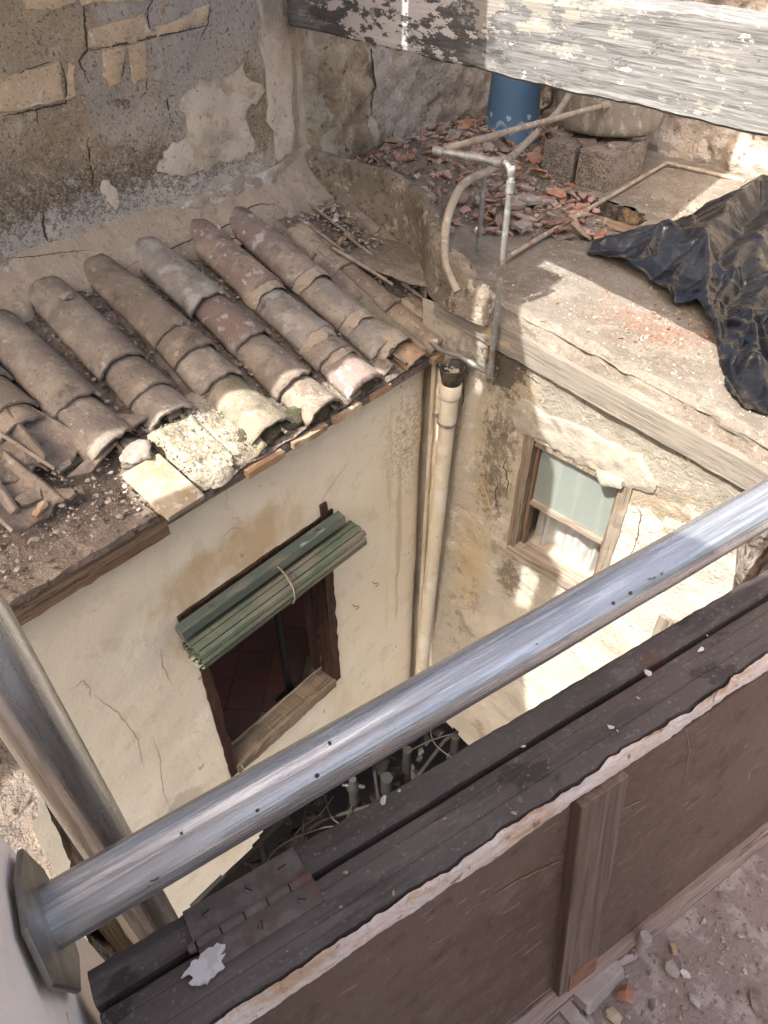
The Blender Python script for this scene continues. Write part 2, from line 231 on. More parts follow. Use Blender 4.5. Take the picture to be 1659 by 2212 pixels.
m_hose = MT('grey_plastic_hose', (0.33, 0.285, 0.23), [dict(c=(.25, .22, .185), s=12, lo=.45, hi=.6), dict(c=(.42, .37, .3), s=30, lo=.55, hi=.65)], rough=.65, bump=[(60, .0015)])
m_pvc = MT('painted_cream_pipe', (0.64, 0.57, 0.44), [dict(c=(.52, .43, .3), s=(12, 12, 3), lo=.5, hi=.65, amt=.7), dict(c=(.7, .65, .55), s=6, lo=.5, hi=.6), dict(c=(.2, .16, .11), s=40, lo=.66, hi=.7, amt=.7)], rough=.55, bump=[(10, .003)])
m_pot = MT('dirty_dark_pot', (0.055, 0.052, 0.045), [dict(c=(.17, .16, .12), s=20, lo=.5, hi=.62)], rough=.5)
m_blue = MT('blue_plastic', (0.09, 0.18, 0.30), [dict(c=(.12, .19, .29), s=8, lo=.5, hi=.75, amt=.5), dict(c=(.3, .3, .3), s=50, lo=.66, hi=.72, amt=.4)], rough=.5, spec=.4, bump=[(90, .0004)])
m_print = MT('pale_print', (0.45, 0.55, 0.62), [], rough=.6)
m_cement = MT('fibre_cement', (0.30, 0.265, 0.215), [dict(c=(.23, .2, .16), s=(9, 9, 3), lo=.45, hi=.62), dict(c=(.46, .42, .36), s=(30, 30, 12), lo=.52, hi=.62)], bump=[(dict(t='v', s=110), .003), (40, .003)])
m_block = MT('concrete_block', (0.33, 0.285, 0.235), [dict(c=(.23, .19, .155), s=30, lo=.48, hi=.6), dict(c=(.46, .41, .35), s=70, lo=.56, hi=.64), dict(c=(.09, .075, .06), s=90, lo=.6, hi=.68)], bump=[(dict(t='v', s=95), .012), (40, .01)], rnd=.1)
m_plastic = MT('black_plastic_sheet', (0.006, 0.006, 0.007), [dict(c=(.04, .036, .03), s=9, lo=.5, hi=.75, amt=.45, det=11, rg=.75), dict(c=(.16, .14, .12), s=(40, 10, 30), lo=.64, hi=.72, amt=.3, det=9)], rough=.25, spec=.5, rr=(12, .12, .34), bump=[(dict(s=14, det=2), .004)])
m_blind = MT('green_pvc_slats', (0.10, 0.13, 0.09), [dict(c=(.215, .185, .145), s=(3, 8, 8), lo=.36, hi=.6, amt=.85), dict(c=(.16, .2, .14), s=9, lo=.5, hi=.7, amt=.6)], rough=.55)
m_blindtop = MT('green_head_rail', (0.09, 0.115, 0.095), [dict(c=(.2, .185, .15), s=(6, 30, 30), lo=.5, hi=.62, amt=.6)], rough=.4)
m_cord = MT('frayed_cord', (0.34, 0.31, 0.24), [], rough=.9)
m_rust = MT('rusty_iron', (0.13, 0.08, 0.055), [dict(c=(.24, .2, .16), s=40, lo=.5, hi=.6)], rough=.7, metal=.3)
m_glass = MT('frosted_glass', (0.21, 0.24, 0.22), [dict(c=(.27, .29, .26), s=(22, 3, 1.2), lo=.5, hi=.7, amt=.8)], rough=.3, spec=.5, bump=[(dict(t='v', s=260), .0012)])
m_curtain = MT('white_curtain', (0.42, 0.415, 0.40), [dict(c=(.35, .34, .32), s=6, lo=.5, hi=.7)], rough=.9, bump=[(30, .004)])
m_redtile = MT('red_clay_floor', (0.40, 0.17, 0.13), [dict(c=(.32, .18, .145), s=4, lo=.45, hi=.6), dict(c=(.21, .15, .125), s=9, lo=.52, hi=.68, amt=.6)], rough=.6, rnd=.3)
m_room = MT('dim_room_plaster', (0.46, 0.40, 0.33), [dict(c=(.38, .32, .26), s=6, lo=.45, hi=.6)])
m_black = MT('black_iron', (0.02, 0.02, 0.02), [], rough=.45)
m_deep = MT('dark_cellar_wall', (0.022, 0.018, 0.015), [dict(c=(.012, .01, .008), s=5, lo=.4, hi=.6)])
m_floor = MT('dusty_rubble_floor', (0.33, 0.255, 0.215), [dict(c=(.30, .23, .20), s=6, lo=.45, hi=.62), dict(c=(.46, .38, .335), s=22, lo=.5, hi=.62), dict(c=(.42, .37, .33), s=110, lo=.62, hi=.68, amt=.7), dict(c=(.13, .09, .08), s=80, lo=.58, hi=.66, amt=.7)], bump=[(12, .012), (dict(s=60, det=9, rg=.7), .008)])
m_skirt = woodmat('worn_bottom_rail', (0.30, 0.215, 0.175), (0.42, 0.32, 0.26), (0.09, 0.06, 0.048), extra=[dict(c=(.4, .32, .27), s=(6, 20, 20), lo=.55, hi=.65)])
m_reveal = MT('pinkish_plaster', (0.88, 0.75, 0.64), [dict(c=(.82, .68, .56), s=5, lo=.45, hi=.65), dict(c=(.45, .3, .2), s=(30, 30, 60), lo=.68, hi=.72, amt=.6)], bump=[(8, .006), (50, .002)])
m_rubw = MT('broken_wall_core', (0.27, 0.225, 0.185), [dict(c=(.17, .14, .115), s=9, lo=.42, hi=.6), dict(c=(.42, .31, .18), s=6, lo=.55, hi=.65), dict(c=(.07, .055, .045), s=20, lo=.6, hi=.68)], bump=[(10, .05), (dict(s=50, det=8), .02)])
m_whitewood = woodmat('flaking_white_post', (0.56, 0.5, 0.44), (0.3, 0.22, 0.17), (0.14, 0.09, 0.065), ax=2, bs=2)
m_flake = MT('white_paint_flake', (0.66, 0.60, 0.57), [dict(c=(.55, .49, .46), s=60, lo=.5, hi=.6)])
m_cable = MT('beige_cable', (0.03, 0.025, 0.02), [], rough=.6)
m_dkcable = MT('black_cable', (0.02, 0.02, 0.02), [], rough=.5)
m_zinc = MT('valve_metal', (0.12, 0.12, 0.11), [], rough=.4, metal=.8)

# ------------------------------------------------------------------ mesh helpers
class MB:
    def __init__(s): s.v = []; s.f = []; s.sm = []
    def add(s, vs, fs, smooth=False):
        o = len(s.v); s.v += [Vector(v) for v in vs]; s.f += [tuple(i + o for i in f) for f in fs]; s.sm += [smooth] * len(fs); return s
    def box(s, a, b, M=None):
        vs = [Vector((x, y, z)) for x in (a[0], b[0]) for y in (a[1], b[1]) for z in (a[2], b[2])]
        if M: vs = [M @ v for v in vs]
        return s.add(vs, [(0, 1, 3, 2), (4, 6, 7, 5), (0, 4, 5, 1), (2, 3, 7, 6), (0, 2, 6, 4), (1, 5, 7, 3)])
    def tube(s, pts, r, n=12, caps=True):
        pts = [Vector(p) for p in pts]; rs = r if hasattr(r, '__len__') else [r] * len(pts)
        rings = []; t0 = (pts[1] - pts[0]).normalized(); u = t0.orthogonal().normalized()
        for i, p in enumerate(pts):
            t = (pts[min(i + 1, len(pts) - 1)] - pts[max(i - 1, 0)]).normalized()
            u = (u - t * u.dot(t)).normalized(); v = t.cross(u)
            rings.append([p + (u * cos(2 * pi * k / n) + v * sin(2 * pi * k / n)) * rs[i] for k in range(n)])
        vs = [q for R_ in rings for q in R_]
        fs = [(i * n + k, i * n + (k + 1) % n, (i + 1) * n + (k + 1) % n, (i + 1) * n + k) for i in range(len(pts) - 1) for k in range(n)]
        s.add(vs, fs, True)
        if caps: s.add(rings[0], [tuple(range(n))[::-1]]); s.add(rings[-1], [tuple(range(n))])
        return s
    def lathe(s, prof, c=(0, 0, 0), n=40):
        vs = [(c[0] + r * cos(2 * pi * k / n), c[1] + r * sin(2 * pi * k / n), c[2] + z) for r, z in prof for k in range(n)]
        fs = [(i * n + k, i * n + (k + 1) % n, (i + 1) * n + (k + 1) % n, (i + 1) * n + k) for i in range(len(prof) - 1) for k in range(n)]
        return s.add(vs, fs, True)
    def rock(s, c, size, rng, flat=1.0, ax=None):
        c = Vector(c); M = Matrix.Rotation(rng.uniform(0, 6.3), 3, Vector((rng.gauss(0, .3), rng.gauss(0, .3), 1)))
        vs = []
        for (x, y, z) in ((1, 0, 0), (-1, 0, 0), (0, 1, 0), (0, -1, 0), (0, 0, 1), (0, 0, -1), (.7, .7, .6), (-.7, .6, .6), (.6, -.7, -.6), (-.6, -.7, .5)):
            k = rng.uniform(.6, 1.1); v = M @ Vector((x * size * k, y * size * k * (ax or .8), z * size * k * flat)); vs.append(c + v)
        bm = bmesh.new(); [bm.verts.new(v) for v in vs]; r = bmesh.ops.convex_hull(bm, input=bm.verts)
        bm.verts.index_update(); s.add([v.co.copy() for v in bm.verts], [tuple(v.index for v in f.verts) for f in bm.faces]); bm.free(); return s
    def plate(s, poly, t, M=None):
        """poly: 2D outline in x,y ; extruded down by t"""
        n = len(poly); top = [Vector((x, y, 0)) for x, y in poly]; bot = [Vector((x, y, -t)) for x, y in poly]
        vs = top + bot
        if M: vs = [M @ v for v in vs]
        return s.add(vs, [tuple(range(n)), tuple(range(2 * n - 1, n - 1, -1))] + [(i, i + n, (i + 1) % n + n, (i + 1) % n) for i in range(n)])
    def build(s, name, mat, parent=None, M=None, origin=None):
        o_ = Vector(origin) if origin is not None else Vector((0, 0, 0))
        me = bpy.data.meshes.new(name); me.from_pydata([v - o_ for v in s.v], [], s.f)
        me.polygons.foreach_set('use_smooth', s.sm)
        bm = bmesh.new(); bm.from_mesh(me); bmesh.ops.recalc_face_normals(bm, faces=bm.faces); bm.to_mesh(me); bm.free()
        me.materials.append(mat); ob = bpy.data.objects.new(name, me); COL.objects.link(ob)
        if M is not None: ob.matrix_world = M @ Matrix.Translation(o_)
        if parent is not None: ob.parent = parent; ob.matrix_parent_inverse = Matrix.Identity(4); ob.matrix_basis = Matrix.Translation(o_) if M is None else M @ Matrix.Translation(o_)
        return ob
def tag(o, label=None, cat=None, group=None, kind=None):
    if label: o['label'] = label
    if cat: o['category'] = cat
    if group: o['group'] = group
    if kind: o['kind'] = kind
    return o
def thing(name, label, cat, F, org=(0, 0, 0), group=None):
    """an Empty at the thing's base; parts are given in the coordinates of frame F"""
    e = bpy.data.objects.new(name, None); COL.objects.link(e); e.empty_display_size = .05
    e.matrix_world = F @ Matrix.Translation(org); tag(e, label, cat, group); e['_'] = 0; del e['_']
    def part(nm, mb, mat, parent=None, M=None):
        mb.v = [v - Vector(org) for v in mb.v] if M is None else mb.v
        return mb.build(nm, mat, parent or e, M)
    return e, part
def FN(p, sc, seed=0, oc=4): return noise.fractal(Vector(p) * sc + Vector((seed, seed * .7, seed * 1.3)), .9, 2.1, oc)
def bevel(o, w=.004, seg=2):
    m = o.modifiers.new('bevel', 'BEVEL'); m.width = w; m.segments = seg; m.limit_method = 'ANGLE'; m.angle_limit = rad(35); return o
def wallgrid(mb, xs, zs, holes=(), disp=None, y=0.0, edge=None):
    """a wall sheet in x,z with rectangular holes; disp(x,z) pushes it along y"""
    idx = {}
    def vid(i, k):
        if (i, k) not in idx:
            idx[(i, k)] = len(mb.v); x, z = xs[i], zs[k]; dx, dy, dz = disp(x, z) if disp else (0, 0, 0); mb.v.append(Vector((x + dx, y + dy, z + dz)))
        return idx[(i, k)]
    for i in range(len(xs) - 1):
        for k in range(len(zs) - 1):
            cx, cz = (xs[i] + xs[i + 1]) / 2, (zs[k] + zs[k + 1]) / 2
            if any(a < cx < b and c < cz < d for a, b, c, d in holes): continue
            if edge and not edge(cx, cz): continue
            mb.f.append((vid(i, k), vid(i + 1, k), vid(i + 1, k + 1), vid(i, k + 1))); mb.sm.append(True)
    return mb
def cuts(a, b, step, extra=()):
    n = max(1, round((b - a) / step)); l = sorted(set([round(a + (b - a) * i / n, 5) for i in range(n + 1)] + list(extra)))
    out = [l[0]]
    for v in l[1:]:
        if v - out[-1] < step * .3 and v not in extra: continue
        if v - out[-1] < step * .3 and out[-1] not in extra and len(out) > 1: out[-1] = v; continue
        out.append(v)
    return out
def poly_in(x, y, P_):
    c = False; j = len(P_) - 1
    for i in range(len(P_)):
        if (P_[i][1] > y) != (P_[j][1] > y) and x < (P_[j][0] - P_[i][0]) * (y - P_[i][1]) / (P_[j][1] - P_[i][1]) + P_[i][0]: c = not c
        j = i
    return c
def smoothpath(pts, n=6):
    pts = [Vector(p) for p in pts]; out = []
    for i in range(len(pts) - 1):
        p0 = pts[max(i - 1, 0)]; p1 = pts[i]; p2 = pts[i + 1]; p3 = pts[min(i + 2, len(pts) - 1)]
        for k in range(n):
            t = k / n; out.append(.5 * ((2 * p1) + (p2 - p0) * t + (2 * p0 - 5 * p1 + 4 * p2 - p3) * t * t + (3 * p1 - p0 - 3 * p2 + p3) * t ** 3))
    return out + [pts[-1]]

from mathutils.bvhtree import BVHTree
m_hair = MT('hairline', (.36, .28, .19))
m_crack = MT('dark_crack', (.07, .052, .038))
def crackline(F, owner, pts, w=.004, seed=1, name='crack', mat=None, parent=None, jit=3.0):
    """a fissure following the surface of a mesh, through points given in the picture"""
    me = owner.data; Mo = F if parent is not None else owner.matrix_world
    off = owner.matrix_basis.translation; org = parent.matrix_world.translation if parent is not None else Vector((0, 0, 0))
    Mw = (parent.matrix_world if parent is not None else Matrix.Identity(4)) @ owner.matrix_basis
    bv = BVHTree.FromPolygons([v.co for v in me.vertices], [p.vertices[:] for p in me.polygons]); Mi_ = Mw.inverted(); cl = Mi_ @ CAMP; out = []
    fine = []
    for (a, b) in zip(pts[:-1], pts[1:]):
        n = max(2, int(math.hypot(b[0] - a[0], b[1] - a[1]) / 5))
        for k in range(n): fine.append((a[0] + (b[0] - a[0]) * k / n, a[1] + (b[1] - a[1]) * k / n))
    fine.append(pts[-1])
    for i, (x, y) in enumerate(fine):
        x += jit * FN((i * .35, 0, 0), 1, seed); y += jit * FN((i * .35, 5, 0), 1, seed + 2)
        h = bv.ray_cast(cl, (Mi_.to_3x3() @ ray(x, y)).normalized())
        if h[0] is None: continue
        nn = h[1] if h[1].dot(cl - h[0]) > 0 else -h[1]; out.append((h[0] + nn * .0012, nn))
    if len(out) < 3: return
    vs = []; m_ = len(out)
    for i, (p, nn) in enumerate(out):
        t = (out[min(i + 1, m_ - 1)][0] - out[max(i - 1, 0)][0]).normalized(); b = t.cross(nn).normalized(); ww = w * .5 * min(1, 4 * i / m_ + .15, 4 * (m_ - 1 - i) / m_ + .15) * (1 + .5 * FN((i * .7, 0, 0), 1, seed + 7))
        vs += [p + b * ww, p - b * ww]
    mb = MB().add(vs, [(2 * i, 2 * i + 1, 2 * i + 3, 2 * i + 2) for i in range(m_ - 1)]); return mb.build(name, mat or m_crack, parent, owner.matrix_basis.copy())

# ================================================================== cream wall with the blind window
HX0, HX1, HZ0, HZ1 = -1.44, -.69, -1.79, -.585
house, part = thing('house_wall', 'cream limewashed courtyard wall with the blind window, under the tiled eave', 'wall', FA)
def dA(x, z):
    e = min(abs(x - HX0), abs(x - HX1)) if HZ0 - .03 < z < HZ1 + .03 else min(abs(z - HZ0), abs(z - HZ1)) if HX0 - .03 < x < HX1 + .03 else 1
    r = .008 * FN((x, 0, z), 9, 3) if e < .03 else 0
    rd = .06 * max(0, 1 + x / .09) ** 2 if x > -.09 else 0
    return r, .010 * FN((x, 0, z), 1.2, 1) + .0022 * FN((x, 0, z), 6, 2) + rd, r
mb = wallgrid(MB(), cuts(-3.4, 0, .03, (HX0, HX1)), cuts(-2.75, -.05, .03, (HZ0, HZ1)), [(HX0, HX1, HZ0, HZ1)], dA, edge=lambda x, z: z > -2.62 + .09 * FN((x, 0, 0), 3, 8))
mb.box((-3.4, .12, -2.75), (HX0, .14, -.05)).box((HX1, .12, -2.75), (0, .14, -.05)).box((HX0, .12, -2.75), (HX1, .14, HZ0 - .02)); wfa = part('wall_face', mb, m_creamA)
for k, q_ in enumerate(([(690, 1090), (715, 1050), (735, 1020), (750, 1000)], [(330, 1590), (345, 1640), (350, 1700), (372, 1760)], [(200, 1500), (255, 1540), (300, 1600), (310, 1660)], [(150, 1490), (180, 1470), (196, 1490), (195, 1510)], [(345, 1400), (352, 1440), (372, 1480)], [(480, 1160), (505, 1140), (530, 1140)], [(740, 1540), (745, 1580), (738, 1610)])): crackline(FA, wfa, q_, .0024, k, 'hairline_crack', m_hair, house)
mb = MB(); mb.box((HX0 - .02, .02, HZ0 - .03), (HX0, .119, HZ1 + .02)).box((HX1, .02, HZ0 - .03), (HX1 + .02, .119, HZ1 + .02)).box((HX0, .02, HZ1), (HX1, .119, HZ1 + .02))
part('reveal', mb, m_room)
mb = MB()
def rough_bar(mb, a, b, n=20, amp=.004, sd=1):
    a = Vector(a); b = Vector(b); d = b - a; ax = max(range(3), key=lambda i: abs(d[i]))
    ts = [i / n for i in range(n + 1)]; o1, o2 = [i for i in range(3) if i != ax]; rings = []
    for t in ts:
        c = a[ax] + d[ax] * t; ring = []
        for (p, q) in ((0, 0), (1, 0), (1, 1), (0, 1)):
            v = Vector((0, 0, 0)); v[ax] = c; v[o1] = a[o1] + d[o1] * p; v[o2] = a[o2] + d[o2] * q
            v[o1] += amp * FN(v, 14, sd + p * 3 + q); v[o2] += amp * FN(v, 14, sd + 9 + p + q * 5); ring.append(v)
        rings.append(ring)
    vs = [v for r_ in rings for v in r_]; fs = [(4 * i + k, 4 * i + (k + 1) % 4, 4 * i + 4 + (k + 1) % 4, 4 * i + 4 + k) for i in range(n) for k in range(4)]
    mb.add(vs, fs + [(0, 1, 2, 3), (4 * n + 3, 4 * n + 2, 4 * n + 1, 4 * n)]); return mb
rough_bar(mb, (HX0 - .005, -.006, HZ0 - .03), (HX0 + .04, .08, HZ1 + .01), 40, .006)
rough_bar(mb, (HX1 - .045, -.006, HZ0), (HX1 + .008, .08, HZ1 + .01), 40, .006, 4)
rough_bar(mb, (HX0 - .03, -.008, HZ1 - .05), (HX1 + .03, .08, HZ1 + .02), 30, .006, 7)
rough_bar(mb, (-.73, -.012, HZ1 - .02), (-.695, .02, HZ1 + .085), 8, .004, 9)
wf = part('window_frame', mb, m_dkframe)
mb = MB(); rough_bar(mb, (HX0 + .035, -.02, HZ0 - .02), (HX1 - .04, .09, HZ0 + .045), 40, .008, 12); mb.build('sill', m_sill, wf)
mb = MB(); mb.box((HX1 - .085, .085, HZ0 + .08), (HX1 - .05, .12, HZ1 - .05)); mb.build('open_casement', m_dkframe, wf)
# small hooks screwed to the wall and to the lintel
def hook(F, p, lab, sc=1.0):
    q = [(0, .0, 0), (0, -.012, 0), (.004, -.02, .006), (.009, -.022, .002), (.010, -.02, -.008), (.004, -.018, -.013), (-.002, -.018, -.01)]
    mb = MB().tube(smoothpath([Vector(v) * sc for v in q], 4), .0014 * sc, 6)
    o = mb.build('wall_hook', m_rust, None, F @ Matrix.Translation(p)); tag(o, lab, 'hook', 'small iron hooks in the cream wall'); return o
hook(FA, (-.408, .004, -1.248), 'upper small iron hook in the cream wall, nearer the corner pipes', 1.4)
hook(FA, (-.556, .004, -1.30), 'lower small iron hook in the cream wall, nearer the blind window', 1.4)

# room behind the window
fl = thing('room_interior', 'dim room with red floor tiles behind the blind window', 'room', FA, (-1.0, .45, -2.0))
re, part = fl
mb = MB(); mb.box((-2.6, .145, -2.14), (.4, 3.2, -2.02)); part('floor_slab', mb, m_room)
mb = MB()
Mr = Matrix.Translation((-1.2, 1.3, -2.018)) @ Matrix.Rotation(rad(38), 4, 'Z')
for i in range(-10, 11):
    for j in range(-10, 11):
        p = Mr @ Vector((i * .2, j * .2, 0))
        if not (-2.55 < p.x < .3 and .25 < p.y < 3.1): continue
        mb.box((i * .2 - .098, j * .2 - .098, 0), (i * .2 + .098, j * .2 + .098, .012 + .002 * FN(p, 9)), Mr)
part('floor_tiles', mb, m_redtile)
mb = MB(); mb.box((-2.6, 3.2, -2.1), (.4, 3.25, -.1)).box((-2.65, .145, -2.1), (-2.6, 3.2, -.1)).box((.4, .145, -2.1), (.45, 3.2, -.1)).box((-2.6, .145, -.2), (.4, 3.2, -.12))
part('room_walls', mb, m_room)
mb = MB(); rough_bar(mb, (-1.30, .66, -1.66), (.1, .73, -1.55), 30, .006, 3); rough_bar(mb, (-1.30, .67, -1.74), (.1, .76, -1.665), 30, .01, 5); part('step_edge', mb, m_sill)
mb = MB(); mb.box((-1.29, .73, -2.0), (.1, 2.6, -1.585)); part('raised_step', mb, m_room)
mb = MB()
for i in range(7):
    for j in range(5): mb.box((-1.29 + i * .2, .735 + j * .2, -1.584), (-1.29 + i * .2 + .196, .735 + j * .2 + .196, -1.57))
part('step_tiles', mb, m_redtile)
pe, part = thing('iron_post', 'black iron post on a pale square base inside the blind window', 'post', FA, (-.885, .2, -2.0))
part('pole', MB().tube([(-.885, .2, -1.98), (-.885, .2, -.3)], .019, 14), m_black)
b_ = part('base_plate', MB().box((-.95, .14, -2.004), (-.82, .26, -1.955)), m_zinc); bevel(b_, .01)

# ================================================================== blind
be, part = thing('roller_blind', 'rolled green slatted blind tied with cord across the dark window', 'blind', FA, (-1.05, -.08, -.62))
bx0, bx1 = -1.49, -.60
mb = MB(); mb.add([(x, y, z) for x in (bx0 - .01, bx1 - .05) for (y, z) in ((-.02, -.60), (-.03, -.565), (-.07, -.575), (-.075, -.612), (-.05, -.635))], [(i, (i + 1) % 5, (i + 1) % 5 + 5, i + 5) for i in range(5)] + [(0, 1, 2, 3, 4), (9, 8, 7, 6, 5)])
part('head_rail', mb, m_blindtop)
mb = MB(); cy, cz = -.085, -.705; n = 12; R0 = .066
for turn in range(3):
    Rr = R0 - turn * .014
    for k in range(n - turn * 2):
        nn = n - turn * 2; a = 2 * pi * k / nn + .15 + turn * .4; b2 = a + 2 * pi / nn * .88; off = turn * .004 * (-1) ** k + .003 * sin(k * 2.1)
        p1 = Vector((0, cy + Rr * cos(a), cz + Rr * sin(a) * .95)); p2 = Vector((0, cy + Rr * cos(b2), cz + Rr * sin(b2) * .95)); c = Vector((0, cy, cz))
        pm = (p1 + p2) / 2; pm = pm + (pm - c).normalized() * .0055
        q1, q2 = p1 + (c - p1).normalized() * .004, p2 + (c - p2).normalized() * .004
        prof = [p1, pm, p2, q2, q1]; X0 = bx0 + off; X1 = bx1 + off * 1.5
        mb.add([Vector((X0, p.y, p.z)) for p in prof] + [Vector((X1, p.y, p.z)) for p in prof], [(i, (i + 1) % 5, (i + 1) % 5 + 5, i + 5) for i in range(5)] + [(0, 1, 2, 3, 4), (9, 8, 7, 6, 5)])
part('rolled_slats', mb, m_blind)
part('dark_gap_filler', MB().tube([(bx0 + .01, cy, cz), (bx1 - .01, cy, cz)], R0 * .86, 20), m_black)  # black filler added so the gaps between the slats look dark
for xx in (bx0 + .10, bx0 + .235, bx0 + .5, bx0 + .64, bx0 + .80):
    part('slat_cord', MB().tube([(xx + .002 * sin(k), cy + (R0 + (.0030 if k % 2 else -.001)) * cos(pi * k / n + .15), cz + (R0 + (.0030 if k % 2 else -.001)) * sin(pi * k / n + .15) * .95) for k in range(2 * n + 1)], .0016, 5), m_rust)
mb = MB(); mb.tube([(-1.03 + .012 * sin(a * 1.3), cy + .074 * cos(a), cz + .074 * sin(a)) for a in [2 * pi * k / 24 for k in range(25)]], .0032, 6)
mb.tube(smoothpath([(-1.03, -.15, -.69), (-1.035, -.10, -.60), (-1.04, -.05, -.585)], 4), .0028, 6); part('tie_cord', mb, m_cord)
part('loose_cord', MB().tube(smoothpath([(-1.39, -.03, -1.73), (-1.385, -.05, -1.80), (-1.375, -.055, -1.88)], 4), .003, 6), m_cord)
for xx, lb in ((-1.36, 'left'), (-.80, 'right')):
    hook(FA, (xx, -.02, -.572), 'iron hook over the %s end of the green blind' % lb, 1.6)

# ================================================================== tiled roof
SL = .354
def bedz(y): return -.06 + SL * (y + .08)
roof, part = thing('tiled_roof', 'lean-to roof of old clay tiles sloping down over the cream wall', 'roof', FA)
mb = MB(); xs = cuts(-3.4, .5, .035); ys = cuts(-.05, 1.06, .035); base = len(mb.v)
def dbed(x, y):
    z = bedz(y) + .012 * FN((x, y, 0), 7, 5) + .01 * FN((x, y, 0), 22, 6)
    if x < -1.42 and y < .4: z -= .03
    if -.08 < x < .06 and .22 < y < .36: z -= .12
    return z
for x in xs:
    for y in ys: mb.v.append(Vector((x, y + (.008 * FN((x, 0, 0), 20) if y < 0 else 0), dbed(x, y))))
ny = len(ys)
for i in range(len(xs) - 1):
    for k in range(ny - 1): mb.f.append((i * ny + k, (i + 1) * ny + k, (i + 1) * ny + k + 1, i * ny + k + 1)); mb.sm.append(True)
mb.box((-3.4, -.045, -.10), (.30, .0, -.062))
part('roof_bed', mb, m_dirt)
mb = MB(); rough_bar(mb, (-3.4, -.05, -.135), (-1.43, .1, -.045), 60, .006, 3); part('eave_beam', mb, m_oldbrown)
mb = MB(); rough_bar(mb, (-3.4, -.062, -.047), (-1.46, .06, -.022), 70, .008, 3); part('eave_board', mb, m_dirt)

def tile_mb(L, w0, w1, seed, up=False, ang=78, n=14, m=14, rag=.006, cut=None):
    """half-pipe tile: y runs up the slope from the wide lower end at y=0; up=True lies on its back"""
    mb = MB(); th = .0115
    def pt(i, k, inner):
        t = k / m; a = rad(-ang + 2 * ang * i / n); r = (w0 + (w1 - w0) * t) / 2 / sin(rad(ang)) - (th if inner else 0)
        r += .0025 * FN((a * 2, t * L * 8, 0), 1.2, seed) ; y = t * L
        if k == 0: y += rag * FN((a * 3, 0, 0), 1.4, seed + 5) + rag * .5 * FN((a * 9, 0, 0), 1.4, seed + 6) + (cut(i / n) if cut else 0)
        if k == m: y += rag * .7 * FN((a * 3, 3, 0), 1.4, seed + 9)
        x = r * sin(a); z = r * cos(a) * .92 - (w0 / 2 / sin(rad(ang)) * cos(rad(ang))) * .92
        return Vector((x, y, -z if up else z))
    for inner in (0, 1):
        vs = [pt(i, k, inner) for k in range(m + 1) for i in range(n + 1)]
        mb.add(vs, [(k * (n + 1) + i, k * (n + 1) + i + 1, (k + 1) * (n + 1) + i + 1, (k + 1) * (n + 1) + i) for k in range(m) for i in range(n)], True)
    o = (n + 1) * (m + 1)
    def rim(ids):
        for a, b in zip(ids[:-1], ids[1:]): mb.f.append((a, b, b + o, a + o)); mb.sm.append(False)
    rim(list(range(n + 1))); rim([m * (n + 1) + i for i in range(n + 1)]); rim([k * (n + 1) for k in range(m + 1)]); rim([k * (n + 1) + n for k in range(m + 1)])
    return mb
def put_tile(x, y, L, w0, w1, mat, lift, seed, yaw=0, up=False, tilt=0, roll=0, name='roof_tile', parent=None, **k):
    mb = tile_mb(L, w0, w1, seed, up, **k)
    M = Matrix.Translation((x, y, bedz(y) + lift)) @ Matrix.Rotation(rad(yaw), 4, 'Z') @ Matrix.Rotation(math.atan(SL) - rad(tilt), 4, 'X') @ Matrix.Rotation(rad(roll), 4, 'Y')
    return mb.build(name, mat, parent or roof, M)
# channel tiles lying on their backs between the cover tiles
sd = 100
for cx in (-1.79, -1.51, -1.30, -1.07, -.83, -.59, -.37, -.165, .22):
    rows = [(-.045, .4), (.28, .4), (.62, .4)]
    if cx < -1.6: rows = [(.46, .4), (.7, .32)]
    if cx == -1.51: rows = [(.24, .3), (.46, .4), (.7, .32)]
    if cx == .22: rows = [(-.06, .36), (.24, .42), (.6, .4)]
    for j, (y, L) in enumerate(rows):
        sd += 1; wd = .19 if cx != .22 else .22
        put_tile(cx + random.uniform(-.008, .008), y + random.uniform(-.015, .015), L, wd - .03, wd, m_tilemoss if (j == 0 and cx > -1.2) else m_tile, .032 + .003 * (2 - j) + (.015 if cx == .22 else 0), sd, yaw=random.uniform(-2, 2), up=True, ang=62, name='channel_tile')
# cover tiles: (column x, [(lower end y, material)], top y)
T, R_, G, O = m_tile, m_tilered, m_tilegrey, m_tilemoss
colsT = [(-1.60, [(.405, T), (.475, T), (.62, T)], .86), (-1.405, [(.205, T), (.405, T)], .86), (-1.18, [(.205, T), (.325, T), (.475, T)], .86),
         (-.94, [(-.02, O), (.235, T), (.385, T), (.50, T)], .88), (-.715, [(-.055, T), (.09, T), (.335, R_), (.57, G)], .88),
         (-.478, [(-.055, R_), (.115, T), (.225, G), (.525, R_)], .90), (-.25, [(.045, G), (.23, G), (.50, R_)], .90)]
colsT[1] = (-1.405, [(.205, T), (.405, T)], .83)
for ci, (cx, ts, top) in enumerate(colsT):
    for j, (y, mt) in enumerate(ts):
        nxt = ts[j + 1][0] if j + 1 < len(ts) else top
        L = min(max(nxt - y + .10, .2), .50); sd += 1
        cut = None
        if ci == 1 and j == 0: cut = lambda u: .055 * max(0, u - .55) * 2
        if ci == 4 and j == 1: cut = lambda u: .05 * max(0, u - .7) * 3
        w0 = .205 + random.uniform(-.008, .008); mb_l = .018 + .004 * j
        put_tile(cx + random.uniform(-.007, .007), y, L, w0, w0 - .035, mt, mb_l, sd, yaw=random.uniform(-2.2, 2.2), tilt=2.6 if j < len(ts) - 1 else 0.8, cut=cut, rag=.009)
put_tile(-.20, .02, .22, .17, .15, m_tilemoss, .02, 333, yaw=3, tilt=2)
